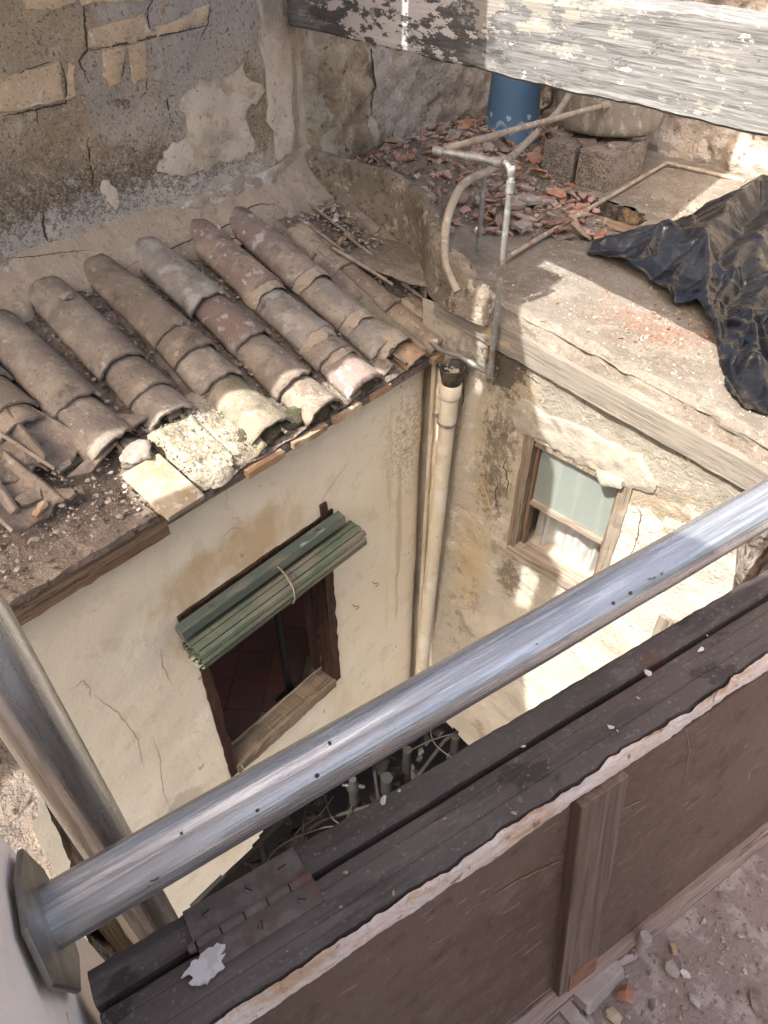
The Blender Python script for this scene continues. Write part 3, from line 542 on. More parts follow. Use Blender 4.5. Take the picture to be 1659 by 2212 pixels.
put_tile(-.165, -.05, .1, .15, .14, m_brick, .0, 334, yaw=3, tilt=0, ang=70)
for (y, L, yaw) in ((-.04, .32, 4), (.22, .32, -1), (.50, .3, 2)):   # earth filled row beside the hole
    sd += 1; put_tile(-.03 + (.03 if y < 0 else -.02 * (y > .4)), y, L, .16, .14, T, .0, sd, yaw=yaw, tilt=1.5, ang=60, roll=-18)
# mortar collars and moss plugs
def lump(name, F_or_parent, c, r, mat, seed, sc=9, amp=.35, n=22, flat=None, sub=3):
    bm = bmesh.new(); bmesh.ops.create_icosphere(bm, subdivisions=sub, radius=1)
    mb = MB(); vs = []
    for v in bm.verts:
        p = v.co.copy(); k = 1 + amp * FN(p, 1.6, seed) + amp * .35 * FN(p, 5, seed + 3)
        q = Vector((p.x * r[0] * k, p.y * r[1] * k, p.z * r[2] * k))
        if flat is not None: q.z = max(q.z, -flat)
        vs.append(q)
    mb.add(vs, [tuple(v.index for v in f.verts) for f in bm.faces], True); bm.free()
    return mb, Vector(c)
def add_lump(nm, c, r, mat, seed, parent=None, M=None, **k):
    mb, c = lump(nm, None, c, r, mat, seed, **k); return mb.build(nm, mat, parent, Matrix.Translation(c) if M is None else M @ Matrix.Translation(c))
for k, (x, y) in enumerate(((-.94, .0), (-.715, -.02), (-.478, -.02), (-.83, .0), (-1.0, .03))):
    add_lump('moss_plug', (x, y, bedz(y) + .012), (.066, .035, .042), m_mossplug, k * 7 + 3, roof)
for k, (x, y, s_) in enumerate(((-.478, .52, 1), (-.478, .22, 1), (-.25, .49, 1), (-.25, .22, .95), (-.22, .05, 1), (-.47, .12, .9))):
    mb = MB(); a_ = 80; vs = []
    for t in range(5):
        for i in range(19):
            an = rad(-a_ + 2 * a_ * i / 18); rr = (.0925 + .007 * sin(pi * t / 4) + .002 * FN((an * 2, t, k), 2, k)) * s_
            yy = -.035 + .02 * t + .014 * FN((an * 1.5, t * .3, k), 1.5, k + 4); vs.append(Vector((rr * sin(an), yy, rr * cos(an) * .95 - .014)))
    mb.add(vs, [(t * 19 + i, t * 19 + i + 1, (t + 1) * 19 + i + 1, (t + 1) * 19 + i) for t in range(4) for i in range(18)], True)
    mb.build('mortar_collar', m_mortar, roof, Matrix.Translation((x, y, bedz(y) + .02)) @ Matrix.Rotation(math.atan(SL), 4, 'X'))
# big mossy mortar slope between two rows, and the mortar at the ends
def mortar_patch(nm, x0, x1, y0, y1, h, mat, seed, round_end=False):
    mb = MB(); nx, ny_ = 24, 24; vs = []
    for i in range(nx + 1):
        for k in range(ny_ + 1):
            u = i / nx; v = k / ny_; x = x0 + (x1 - x0) * u; yy = y0 + (y1 - y0) * v
            if round_end: yy += .05 * (2 * u - 1) ** 2 * (1 - v)
            e = min(u, 1 - u, (1 - v) * 1.0, v * 1.5 + .12) * 6; e = min(1, max(0, e)) ** .5
            z = bedz(yy) + h * e * (1 + .25 * FN((x, yy, 0), 9, seed)) + .006 * FN((x, yy, 0), 40, seed) - (.05 if e <= 0 else 0)
            if k == 0: z = bedz(yy) - .01
            vs.append(Vector((x + .006 * FN((x, yy, 1), 12, seed), yy, z)))
    mb.add(vs, [(i * (ny_ + 1) + k, (i + 1) * (ny_ + 1) + k, (i + 1) * (ny_ + 1) + k + 1, i * (ny_ + 1) + k + 1) for i in range(nx) for k in range(ny_)], True)
    return mb.build(nm, mat, roof, Matrix.Identity(4))
m_mossmort = MT('mossy_lime_mortar', (0.44, 0.385, 0.29), [dict(c=(.33, .28, .2), s=12, lo=.45, hi=.6), dict(c=(.22, .23, .12), s=9, lo=.55, hi=.68, amt=.6, det=10), dict(c=(.1, .09, .06), s=30, lo=.58, hi=.66, amt=.8, det=9), dict(c=(.6, .55, .45), s=40, lo=.56, hi=.64)], bump=[(20, .02), (dict(s=70, det=8), .012)])
mortar_patch('mortar_bed', -1.30, -1.10, -.06, .22, .045, m_mossmort, 4, True)
mortar_patch('mortar_bed', -1.13, -.99, -.04, .30, .035, m_mossmort, 9)
mortar_patch('mortar_bed', -.04, .06, -.05, .2, .03, m_tilemoss, 12)
mortar_patch('mortar_bed', .02, .12, .0, .24, .05, m_mortar, 19)
mortar_patch('mortar_bed', -.12, .04, .62, .8, .05, m_mortar, 21)
# thin bricks poking out under the tiles
for (x, y, wd) in ((-1.02, -.075, .17), (-.80, -.07, .17), (-.60, -.068, .15), (-.02, -.07, .12), (-.40, -.06, .12)):
    mb = MB(); rough_bar(mb, (x - wd / 2, y, -.088), (x + wd / 2, y + .12, -.062), 10, .004, x * 9); mb.build('eave_brick', m_brick, roof, Matrix.Identity(4))
# mortar flashing against the tall wall
mb = MB(); xs = cuts(-3.4, .3, .03); nz = 12; vs = []
for x in xs:
    lo = .86 + .05 * FN((x, 0, 0), 5, 2) + .03 * FN((x, 0, 0), 17, 4) + (-.06 if x < -1.45 else 0)
    for k in range(nz + 1):
        t = k / nz; y = lo + (1.04 - lo) * t; z = bedz(lo) + .035 + (.175 + (bedz(1.0) - bedz(lo))) * (t ** 1.35) * .92 + .012 * FN((x, y, 0), 6, 3) + (.06 * 0)
        if k == 0: z = bedz(y) - .02
        vs.append(Vector((x, y, z)))
mb.add(vs, [(i * (nz + 1) + k, (i + 1) * (nz + 1) + k, (i + 1) * (nz + 1) + k + 1, i * (nz + 1) + k + 1) for i in range(len(xs) - 1) for k in range(nz)], True)
mfl = part('mortar_flashing', mb, m_mortar)
for k, (q_, w_) in enumerate((([(272, 577), (320, 555), (370, 537), (430, 510), (480, 492), (525, 470), (537, 450), (560, 440), (590, 442), (620, 455)], .006), ([(272, 577), (276, 600), (300, 625)], .004), ([(537, 452), (533, 470), (540, 480)], .004), ([(0, 560), (60, 555), (140, 545), (200, 540)], .003), ([(130, 640), (170, 630), (215, 640), (232, 610), (236, 600)], .005))): crackline(FA, mfl, q_, w_, k, 'flashing_crack', None, roof)

# loose pieces on the roof
def shard_mb(L, W, seed, th=.012, curve=.3):
    rng = random.Random(seed); n = rng.choice((4, 5, 5, 6)); pts = []
    for k in range(n):
        a = 2 * pi * (k + rng.uniform(-.28, .28)) / n; pts.append((L / 2 * cos(a) * rng.uniform(.75, 1.1), W / 2 * sin(a) * rng.uniform(.75, 1.1)))
    # subdivide outline, bend about the x axis
    out = []
    for i in range(n):
        a = Vector(pts[i]); b = Vector(pts[(i + 1) % n])
        for k in range(3): q = a.lerp(b, k / 3); out.append((q.x + rng.uniform(-.03, .03) * L, q.y + rng.uniform(-.03, .03) * W))
    mb = MB(); N_ = len(out); top = []; bot = []
    for (x, y) in out: z = -curve * (y * y) / max(W, .001) * 4; top.append(Vector((x, y, z))); bot.append(Vector((x * .97, y * .97, z - th)))
    vs = top + bot + [Vector((0, 0, 0)), Vector((0, 0, -th))]
    fs = [(i, (i + 1) % N_, 2 * N_) for i in range(N_)] + [(N_ + (i + 1) % N_, N_ + i, 2 * N_ + 1) for i in range(N_)] + [(i, i + N_, (i + 1) % N_ + N_, (i + 1) % N_) for i in range(N_)]
    return mb.add(vs, fs)
def place(mb, name, mat, F, c, rot, lab, cat, group=None):
    o = mb.build(name, mat, None, F @ Matrix.Translation(c) @ Matrix.Rotation(rad(rot[2]), 4, 'Z') @ Matrix.Rotation(rad(rot[1]), 4, 'Y') @ Matrix.Rotation(rad(rot[0]), 4, 'X'))
    return tag(o, lab, cat, group)
def loose_tile(x, y, L, w, yaw, lift, lab, mat=m_tile, up=False, roll=0, tilt=0, rag=.014):
    global sd; sd += 1
    mb = tile_mb(L, w, w - .02, sd, up, rag=rag, ang=50)
    o = mb.build('broken_tile', mat, None, FA @ Matrix.Translation((x, y, bedz(y) + lift)) @ Matrix.Rotation(rad(yaw), 4, 'Z') @ Matrix.Rotation(math.atan(SL) - rad(tilt), 4, 'X') @ Matrix.Rotation(rad(roll), 4, 'Y'))
    return tag(o, lab, 'broken tile', 'broken pieces of roof tile')
NP = (0, -SL, 1)
def onroof(px, py, h=.0): return hit(px, py, FA, NP, -.06 + .08 * SL + h)
def rp(px, py): q = onroof(px, py, .02); return q.x, q.y
x, y = rp(45, 1000); loose_tile(x - .03, y - .07, .26, .19, -3, .07, 'upturned half tile at the left edge of the photo below the tile row', up=True, roll=-6)
x, y = rp(60, 1115); loose_tile(x + .02, y - .04, .24, .19, 8, .05, 'upturned long tile on the eave edge holding smaller pieces', up=True)
x, y = rp(20, 1120); loose_tile(x - .05, y + .0, .18, .17, -9, .045, 'flat broken tile lying lowest at the left eave corner', up=True)
x, y = rp(165, 1000); loose_tile(x, y, .22, .18, 20, .055, 'upturned tile holding mud beside the second tile row', up=True)
x, y = rp(195, 1085)
for (px, py, L, W, rz, nm) in ((95, 985, .17, .13, 30, 'flat six-sided tile piece near the left eave'), (70, 1085, .12, .07, 10, 'small wedge of tile inside the upturned tile on the eave'),
        (133, 1080, .12, .05, -50, 'narrow pointed tile piece standing at the eave edge'), (85, 1118, .05, .04, 0, 'little orange tile chip on the left eave edge'), (100, 1105, .05, .035, 40, 'second little orange chip on the left eave edge'),
        (110, 912, .17, .07, -28, 'pointed dark tile splinter beside the big second row tile'), (270, 920, .2, .07, -52, 'long pale tile splinter leaning from the second row'), (205, 1010, .2, .05, 8, 'curved strip of tile lying below the second row'),
        (375, 900, .1, .09, 30, 'pale broken tile tucked under the end of the third row'), (180, 865, .05, .03, 20, 'small chip between the first and second tile rows'), (145, 1020, .08, .03, 20, 'thin sliver of clay above the eave board')):
    x, y = rp(px, py); sd += 1
    place(shard_mb(L, W, sd, .013, .25), 'tile_shard', m_tile if 'orange' not in nm else m_brick, FA, (x, y, bedz(y) + .05), (19 + random.uniform(-6, 6), random.uniform(-8, 8), rz), nm, 'tile shard', 'broken pieces of roof tile')
x, y = rp(340, 1055)
q0 = Vector((-1.39, .035, 0))
sb = place(MB().box((-.072, -.12, -.012), (.072, .11, .013)), 'clay_slab', m_palebrick, FA, (-1.388, .0, bedz(.0) + .05), (15, 0, 2), 'flat sunlit clay slab jutting out over the broken eave', 'clay slab'); bevel(sb, .004)
x, y = rp(295, 985)
ob = add_lump('mortar_lump', (x, y, bedz(y) + .03), (.055, .06, .035), m_chip, 71, None, FA, amp=.6); tag(ob, 'pale crumbly mortar lump beside the sunlit clay slab', 'mortar lump')
x, y = rp(158, 683); ob = add_lump('mortar_lump', (x, y, bedz(y) + .10), (.022, .02, .014), m_chip, 75, None, FA, amp=.5); tag(ob, 'small grey mortar lump on top of the second tile row', 'mortar lump')
for k, (px, py, s_, lb) in enumerate(((247, 610, .022, 'orange brick crumb at the top of the third tile row'), (512, 540, .035, 'orange brick chip between the two reddish tile rows'), (503, 527, .02, 'small orange chip under the mortar flashing'))):
    x, y = rp(px, py); place(MB().rock((0, 0, 0), s_, random.Random(k), .6), 'brick_chip', m_brick, FA, (x, y, bedz(y) + .05), (0, 0, 0), lb, 'brick chip')
for k, (px, py, s_, lb) in enumerate(((727, 490, .05, 'white plaster sliver standing in the gutter beside the kerb'), (475, 505, .02, 'white pebble at the top of the tiles'), (735, 535, .05, 'red clay sliver lying in the gutter beside the kerb'))):
    x, y = rp(px, py); place(MB().rock((0, 0, 0), s_, random.Random(k + 9), .3, .35), 'plaster_sliver', m_flake if k != 2 else m_shard, FA, (x, y, bedz(y) + .05), (30, 20, 60), lb, 'plaster chip')
# fine debris
def scatter(name, F, pts_fn, n, smin, smax, mat, lab, seed, flat=.6):
    rng = random.Random(seed); mb = MB(); c = 0
    while c < n:
        p = pts_fn(rng)
        c += 1
        if p is None: continue
        s_ = smin * (smax / smin) ** (rng.random() ** 2.2); mb.rock((p[0], p[1], p[2] + s_ * .2), s_, rng, flat * rng.uniform(.5, 1.2), rng.uniform(.5, 1))
    o = mb.build(name, mat, None, F); return tag(o, lab, 'debris', None, 'stuff')
CH = (-1.51, -1.30, -1.07, -.83, -.59, -.37, -.165, .1, .2)
def pr(rng):
    if rng.random() < .3: x = rng.uniform(-1.95, -1.45); y = rng.uniform(-.0, .45)
    elif rng.random() < .3: x = rng.uniform(.03, .3); y = rng.uniform(-.02, .95)
    elif rng.random() < .2: x = rng.uniform(-1.3, .1); y = rng.uniform(.7, .85)
    else: x = rng.choice(CH) + rng.gauss(0, .03); y = rng.uniform(-.03, .85)
    return (x, y, bedz(y) + .012 + .006 * rng.random())
scatter('roof_grit', FA, pr, 2600, .003, .015, m_stonec, 'grey grit and crumbs filling the gutters between the roof tiles', 5)
def pr2(rng):
    x = rng.uniform(-1.3, -1.0); y = rng.uniform(-.03, .26); return (x, y, bedz(y) + .045)
scatter('mortar_crumbs', FA, pr2, 500, .002, .009, m_chip, 'pale mortar crumbs lying on the sunlit mossy slope', 6)
def pr3(rng):
    y = rng.uniform(.1, .9); x = .2 + rng.gauss(0, .035); return (x, y, bedz(y) + .03)
scatter('flaked_plaster', FA, pr3, 260, .006, .022, m_flake and m_chip, 'flaked grey plaster lying in the gutter beside the kerb', 8, .25)
# long split edge pieces along the gutter
for k, (p, q) in enumerate((((650, 475), (745, 545)), ((718, 535), (850, 615)))):
    a = onroof(*p, .06); b = onroof(*q, .06); mb = MB().tube([a, a.lerp(b, .5) + Vector((0, 0, .003)), b], [.008, .009, .007], 5); o = mb.build('tile_strip', m_tile, None, FA); tag(o, ('upper' if k == 0 else 'lower') + ' long broken tile edge lying along the gutter hole', 'broken tile', 'broken pieces of roof tile')

# ================================================================== tall wall above the roof
tw, part = thing('tall_wall', 'tall weathered stone and render wall rising behind the tiled roof', 'wall', FA)
YU = 1.0
def dU(x, z):
    d = .03 * FN((x, 0, z), 1.4, 11) + .014 * FN((x, 0, z), 6, 12) + .006 * FN((x, 0, z), 22, 13)
    return 0, d + (.10 * max(0, (x - .12) / .2) ** 2 if x > .12 else 0), 0
mb = wallgrid(MB(), cuts(-3.4, .34, .022), cuts(.2, 1.75, .022), [], dU, YU); wfu = part('wall_face', mb, m_wallU)
for k, (q_, w_) in enumerate((([(180, -10), (182, 40), (188, 108), (170, 130), (185, 165), (192, 180)], .007), ([(188, 110), (260, 96), (330, 80), (400, 66), (460, 52)], .005), ([(0, 252), (60, 240), (145, 222), (143, 180), (128, 128)], .006), ([(262, 96), (268, 140), (262, 175)], .004), ([(325, 78), (318, 20), (335, -10)], .005), ([(455, 10), (450, 50), (430, 90)], .005), ([(188, 300), (195, 350), (202, 400), (195, 420)], .007), ([(360, 210), (365, 250), (372, 255)], .006), ([(0, 175), (60, 150), (125, 128)], .003), ([(75, 225), (82, 270)], .004), ([(92, 460), (95, 500), (105, 525)], .009), ([(318, 165), (315, 200), (300, 215)], .004))): crackline(FA, wfu, q_, w_, k, 'joint_crack', None, tw)
mb = MB().box((-3.4, 1.06, .1), (.30, 1.35, 1.75)); part('wall_core', mb, m_room)
def ragged(poly, seed, amp=.012, n=7):
    out = []
    for i in range(len(poly)):
        a = Vector(poly[i]); b = Vector(poly[(i + 1) % len(poly)])
        for k in range(n):
            q = a.lerp(b, k / n); out.append((q.x + amp * FN((q.x, q.y, 0), 17, seed), q.y + amp * FN((q.x, q.y, 5), 17, seed + 3)))
    return out
def patch_on(poly_px, F, y, th, mat, name, parent, seed, amp=.012, disp=None, step=.018):
    """irregular raised patch whose outline is given in picture points, following the wall's own relief"""
    P_ = [hit(px, py, F, (0, 1, 0), y) for px, py in poly_px]; P2 = ragged([(p.x, p.z) for p in P_], seed, amp)
    x0 = min(p[0] for p in P2); x1 = max(p[0] for p in P2); z0 = min(p[1] for p in P2); z1 = max(p[1] for p in P2)
    pts = [Vector(p) for p in P2]
    inner = []
    xx = x0
    while xx < x1:
        zz = z0
        while zz < z1:
            if poly_in(xx, zz, P2) and min((Vector((xx, zz)) - p).length for p in pts) > step * .5: inner.append(Vector((xx, zz)))
            zz += step
        xx += step
    allp = pts + inner; n = len(pts); r = geometry.delaunay_2d_cdt(allp, [(i, (i + 1) % n) for i in range(n)], [], 1, 1e-5)
    vs, ed, fs = r[0], r[1], r[2]; mb = MB()
    def Y(v, k):
        d = disp(v.x, v.y)[1] if disp else 0
        return y + d - (th * k) + .003 * FN((v.x, 0, v.y), 14, seed)
    bset = set(tuple(round(c, 5) for c in p) for p in pts)
    mb.add([Vector((v.x, Y(v, 1 if tuple(round(c, 5) for c in v) not in bset else .55), v.y)) for v in vs], [tuple(f) for f in fs], True)
    b_idx = list(range(n)); mb.add([Vector((pts[i].x, Y(pts[i], .55), pts[i].y)) for i in b_idx] + [Vector((pts[i].x, Y(pts[i], -1.2), pts[i].y)) for i in b_idx], [(i, (i + 1) % n, (i + 1) % n + n, i + n) for i in range(n)])
    return mb.build(name, mat, parent, Matrix.Identity(4))
US = [[(180, 15), (330, -5), (385, -60), (150, -60), (170, -20)], [(190, 60), (300, 30), (325, 75), (250, 95), (190, 105)], [(0, 175), (130, 130), (140, 215), (0, 247)],
      [(222, 110), (262, 95), (262, 175), (238, 188), (222, 160)], [(270, 100), (310, 92), (312, 170), (285, 182)], [(332, 60), (455, 10), (450, 50), (390, 60), (335, 80)], [(150, 130), (165, 140), (160, 205), (143, 215)],
      [(60, -40), (165, -40), (165, 8), (60, 25)]]
for k, p in enumerate(US): patch_on(p, FA, YU, .006, m_stone, 'exposed_stone', tw, 40 + k, .010, dU)
patch_on([(400, 190), (520, 150), (570, 190), (530, 260), (545, 330), (500, 355), (470, 340), (440, 365), (395, 380), (345, 370), (355, 320), (395, 300), (385, 240)], FA, YU, .010, m_patch, 'render_patch', tw, 61, .03, dU)
patch_on([(215, 400), (235, 390), (258, 435), (245, 450), (225, 430)], FA, YU, .010, m_patch, 'render_patch', tw, 63, .02, dU)
patch_on([(545, -20), (610, -20), (628, 120), (630, 330), (590, 350), (575, 200)], FA, YU, .012, m_patch, 'render_patch', tw, 65, .03, dU)
patch_on([(0, 590), (110, 545), (270, 520), (420, 420), (600, 355), (640, 380), (560, 455), (350, 520), (200, 590), (0, 640)], FA, YU, .014, MT('white_crusted_render', (.44, .385, .31), [dict(c=(.34, .29, .23), s=9, lo=.45, hi=.6), dict(c=(.58, .54, .48), s=14, lo=.5, hi=.6, det=9), dict(c=(.10, .085, .065), s=34, lo=.56, hi=.65, amt=.8, det=10, rg=.8), crack(4, (.12, .1, .08), w=.006, amt=.5)], bump=[(14, .015), (60, .008)]), 'salt_crusted_band', tw, 67, .04, dU)

# ================================================================== terrace walls
def polywall(name, label, path, z0, z1, mat, amp, seed, F, parts=True):
    """rough wall following a plan polyline"""
    pts = []; 
    for i in range(len(path) - 1):
        a = Vector(path[i]); b = Vector(path[i + 1]); n = max(1, round((b - a).length / .025))
        for k in range(n): pts.append(a.lerp(b, k / n))
    pts.append(Vector(path[-1])); zs = cuts(z0, z1, .025); mb = MB(); vs = []
    for i, p in enumerate(pts):
        t = (pts[min(i + 1, len(pts) - 1)] - pts[max(i - 1, 0)]).normalized(); nn = Vector((t.y, -t.x))
        for z in zs:
            d = amp * FN((p.x, p.y, z), 3, seed) + amp * .6 * FN((p.x, p.y, z), 9, seed + 1) + amp * .25 * FN((p.x, p.y, z), 28, seed + 2)
            vs.append(Vector((p.x + nn.x * d, p.y + nn.y * d, z)))
    m_ = len(zs); mb.add(vs, [(i * m_ + k, (i + 1) * m_ + k, (i + 1) * m_ + k + 1, i * m_ + k + 1) for i in range(len(pts) - 1) for k in range(m_ - 1)], True)
    o = mb.build(name, mat, None, F); return tag(o, label, 'wall')
polywall('stone_wall', 'eroded yellowish stone wall between the tiled roof and the terrace', [(-1.05, .12), (-1.12, .22), (-1.20, .30), (-1.27, .36), (-1.36, .50), (-1.38, .75), (-1.46, 1.2)], -.1, 1.75, m_erode, .05, 3, FB)
polywall('rubble_wall', 'rough grey rubble wall in shade behind the blue bin', [(-1.44, 1.1), (-1.53, 1.65), (-1.62, 2.36), (-1.60, 2.46)], 0, 1.9, m_pale, .05, 6, FB)
bw = polywall('back_wall', 'pale rubble wall behind the tank at the back of the terrace', [(-1.66, 2.44), (-.9, 2.46), (-.2, 2.44), (.6, 2.40), (2.6, 2.34)], 0, 1.9, m_pale, .06, 9, FB)

# ================================================================== terrace
def zt(x, y=0):
    return .185 - .105 * max(0, min(1.6, x - .3)) + .008 * FN((x, y, 0), 4, 2) + .004 * FN((x, y, 0), 16, 4) + .060 * math.exp(-(max(0, y) / .22) ** 2) * min(1, max(0, (x + .1) * 4))
HOLE = [tuple(hit(*q_, FB, (0, 0, 1), .16).xy) for q_ in ((1198, 428), (1240, 424), (1300, 442), (1350, 458), (1388, 474), (1392, 497), (1345, 517), (1285, 492), (1230, 462))]
te_, part = thing('terrace', 'dusty flat terrace roof with a collapsed corner', 'terrace', FB); del te_['category']; te_['kind'] = 'structure'
mb = MB(); xs = cuts(-1.7, 2.7, .025); ys = cuts(.02, 2.5, .025); ny = len(ys); keep = {}
for i, x in enumerate(xs):
    for k, y in enumerate(ys):
        yy = y + (.014 * FN((x, 0, 0), 12, 4) if k == 0 else 0); mb.v.append(Vector((x, yy, zt(x, y) + (-.012 if k == 0 else 0))))
for i in range(len(xs) - 1):
    for k in range(ny - 1):
        cx, cy_ = (xs[i] + xs[i + 1]) / 2, (ys[k] + ys[k + 1]) / 2
        if poly_in(cx + .02 * FN((cx, cy_, 0), 16, 7), cy_ + .02 * FN((cx, cy_, 3), 16, 8), HOLE): continue
        if cx < -1.0 + .0 and cy_ < .25: continue
        mb.f.append((i * ny + k, (i + 1) * ny + k, (i + 1) * ny + k + 1, i * ny + k + 1)); mb.sm.append(True)
part('terrace_floor', mb, m_terr)
mb = MB(); nb = len(HOLE)   # broken sides of the hole
hp = ragged(HOLE, 3, .02, 6)
mb.add([Vector((x, y, zt(x, y) - .004)) for x, y in hp] + [Vector((x, y, zt(x, y) - .1)) for x, y in hp], [(i, (i + 1) % len(hp), (i + 1) % len(hp) + len(hp), i + len(hp)) for i in range(len(hp))])
part('broken_edge', mb, m_rubw)
mb = MB().box((-.6, .9, -.1), (.5, 1.75, .02)); part('ceiling_below', mb, m_dirt)
mb = MB(); rough_bar(mb, (-.36, 1.30, .04), (.25, 1.42, .12), 20, .01, 4); o = part('joist', mb, m_oldbrown); 
# rough edge stones between the floor and the fascia board
mb = MB(); xs = cuts(.30, 2.7, .02); vs = []
for x in xs:
    for k in range(7):
        t = k / 6; a = t * pi / 2; r = .03 + .018 * FN((x, t, 0), 7, 5)
        vs.append(Vector((x, .055 - r * sin(a) - .018 * t + .01 * FN((x, t * .3, 0), 14, 6), zt(x, .03) + .006 - (.085) * (1 - cos(a)) + .014 * FN((x, t, 2), 12, 7))))
mb.add(vs, [(i * 7 + k, (i + 1) * 7 + k, (i + 1) * 7 + k + 1, i * 7 + k + 1) for i in range(len(xs) - 1) for k in range(6)], True); part('edge_stones', mb, m_terr)
# fascia board
def board(nm, x0, x1, zz0, zz1, y0, y1, lab, mat, seed):
    Mb = Matrix.Translation((x0, 0, zz0)) @ Matrix.Rotation(math.atan2(-(zz1 - zz0), x1 - x0), 4, 'Y'); L = math.hypot(x1 - x0, zz1 - zz0)
    mb = MB(); rough_bar(mb, (0, y0, -.098), (L, y1, 0), int(L / .04), .004, seed); o = mb.build(nm, mat, None, FB @ Mb); tag(o, lab, 'board'); return o
board('fascia_board', .02, 2.7, .208, -.085, -.022, .012, 'long grey weathered board along the terrace edge above the small window', m_board, 3)

# cement kerb between roof and terrace
kp = [hit(690, 415, FA, (0, 1, 0), .95)] 
A1 = FB.inverted() @ FA @ Vector((.27, 1.0, 0)); A2 = FB.inverted() @ FA @ Vector((.36, .45, 0)); A3 = Vector((.02, .02, 0)); A4 = Vector((.30, -.02, 0))
path = smoothpath([A1, A2, A3, A4], 14)
mb = MB(); vs = []
for i, p in enumerate(path):
    u = i / (len(path) - 1); t = (path[min(i + 1, len(path) - 1)] - path[max(i - 1, 0)]).normalized(); nn = Vector((-t.y, t.x, 0))
    top = .50 - .15 * min(1, u * 1.1) - .10 * max(0, u - .8) * 5 + .015 * FN((u * 9, 0, 0), 1, 3); prof = [(-.045, -.35), (-.04, -.1), (-.038, -.03), (-.026, 0), (.0, .008), (.028, 0), (.04, -.03), (.045, -.2)]
    for (o_, z) in prof:
        q = p + nn * (o_ * .9 + .005 * FN((u * 12, z * 9, o_), 1, 5)); vs.append(Vector((q.x, q.y, max(.17 + .004 * o_ if u > .6 else -.02, top + z + .006 * FN((u * 30, o_ * 40, 0), 1, 6)))))
m_ = 8; mb.add(vs, [(i * m_ + k, (i + 1) * m_ + k, (i + 1) * m_ + k + 1, i * m_ + k + 1) for i in range(len(path) - 1) for k in range(7)] + [tuple((len(path) - 1) * m_ + k for k in range(8))], True)
o = mb.build('cement_kerb', m_kerb, None, FB); tag(o, 'mossy cement kerb separating the tile roof from the terrace', 'kerb')

# ================================================================== window wall under the terrace
WX0, WX1, WZ0, WZ1 = .545, 1.005, -.90, -.265
we, part = thing('stained_wall', 'mould stained plaster wall with the small frosted window below the terrace', 'wall', FB)
def dB(x, z):
    e = min(abs(x - WX0), abs(x - WX1)) if WZ0 - .03 < z < WZ1 + .03 else min(abs(z - WZ0), abs(z - WZ1)) if WX0 - .03 < x < WX1 + .03 else 1
    r = .006 * FN((x, 0, z), 12, 3) if e < .03 else 0
    b = .012 * FN((x, 0, z), 1.8, 21) + .010 * FN((x, 0, z), 7, 22) + .004 * FN((x, 0, z), 25, 23)
    if z < -1.25: b -= .05 * min(1, (-1.25 - z) / .5) * (1 if x > .5 else x / .5 if x > 0 else 0)
    return r, b, r
W2 = (1.30, 1.62, -1.5, -.80)
mb = wallgrid(MB(), cuts(-.06, 2.7, .025, (WX0, WX1, W2[0], W2[1])), cuts(-2.8, .155, .025, (WZ0, WZ1, W2[2], W2[3])), [(WX0, WX1, WZ0, WZ1), W2], dB, edge=lambda x, z: z < .20 - .11 * x and z > -2.7 + .12 * FN((x, 0, 0), 3, 18) + .05 * x)
wfb = part('wall_face', mb, m_wallB)
mb = MB().box((WX0 - .02, .03, WZ0), (WX0, .3, WZ1)).box((WX1, .03, WZ0), (WX1 + .02, .3, WZ1)).box((WX0, .03, WZ1), (WX1, .3, WZ1 + .02)).box((WX0, .03, WZ0 - .02), (WX1, .3, WZ0)); part('reveal', mb, m_room)
mb = MB().box((WX0 - .02, .3, WZ0 - .02), (WX1 + .02, .32, WZ1 + .02)).box((W2[0], .1, W2[2]), (W2[1], .12, W2[3])); part('dark_backing', mb, m_deep)
mb = MB()
rough_bar(mb, (WX0 - .018, -.012, WZ0 - .03), (WX0 + .03, .075, WZ1 + .02), 20, .004, 2); rough_bar(mb, (WX1 - .028, -.008, WZ0 - .1), (WX1 + .022, .06, WZ1 + .01), 20, .005, 3)
rough_bar(mb, (WX0 + .032, -.0, WZ1 - .03), (WX1 - .03, .07, WZ1 + .02), 14, .003, 5)
wfr = part('window_frame', mb, m_frB)
for k, (q_, w_) in enumerate((([(1000, 830), (1003, 850), (998, 880)], .006), ([(1060, 1010), (1075, 1040), (1070, 1080), (1085, 1120)], .004), ([(1365, 1080), (1385, 1110), (1378, 1160), (1362, 1200)], .004), ([(1095, 985), (1088, 1010), (1100, 1040), (1092, 1070)], .006), ([(1480, 960), (1475, 985), (1490, 1000)], .003), ([(1180, 800), (1220, 815), (1260, 850), (1265, 880)], .004), ([(1120, 800), (1170, 830)], .004))): crackline(FB, wfb, q_, w_, k + 20, 'plaster_crack', None, we)
mb = MB(); rough_bar(mb, (WX0 - .005, -.03, WZ0 - .03), (WX1 + .01, .07, WZ0 + .008), 22, .005, 6); rough_bar(mb, (WX0 + .03, -.012, WZ0 + .009), (WX1 - .02, .02, WZ0 + .03), 22, .003, 8); mb.build('sill', m_frBh, wfr)
mb = MB(); ZB = -.612
rough_bar(mb, (WX0 + .033, .02, WZ0 + .032), (WX0 + .048, .06, WZ1 - .032), 14, .002, 11); se = part('sash', mb, m_orange)
mb = MB(); rough_bar(mb, (WX1 - .045, .02, WZ0 + .032), (WX1 - .03, .06, WZ1 - .032), 14, .002, 12); mb.build('side_rail', m_orange, se)
mb = MB(); rough_bar(mb, (WX0 + .049, .015, ZB - .010), (WX1 - .046, .055, ZB + .010), 10, .002, 13); mb.build('middle_rail', m_frBh, se)
mb = MB().box((WX0 + .045, .036, ZB + .005), (WX1 - .042, .041, WZ1 - .03)); mb.build('glass_pane', m_glass, se)
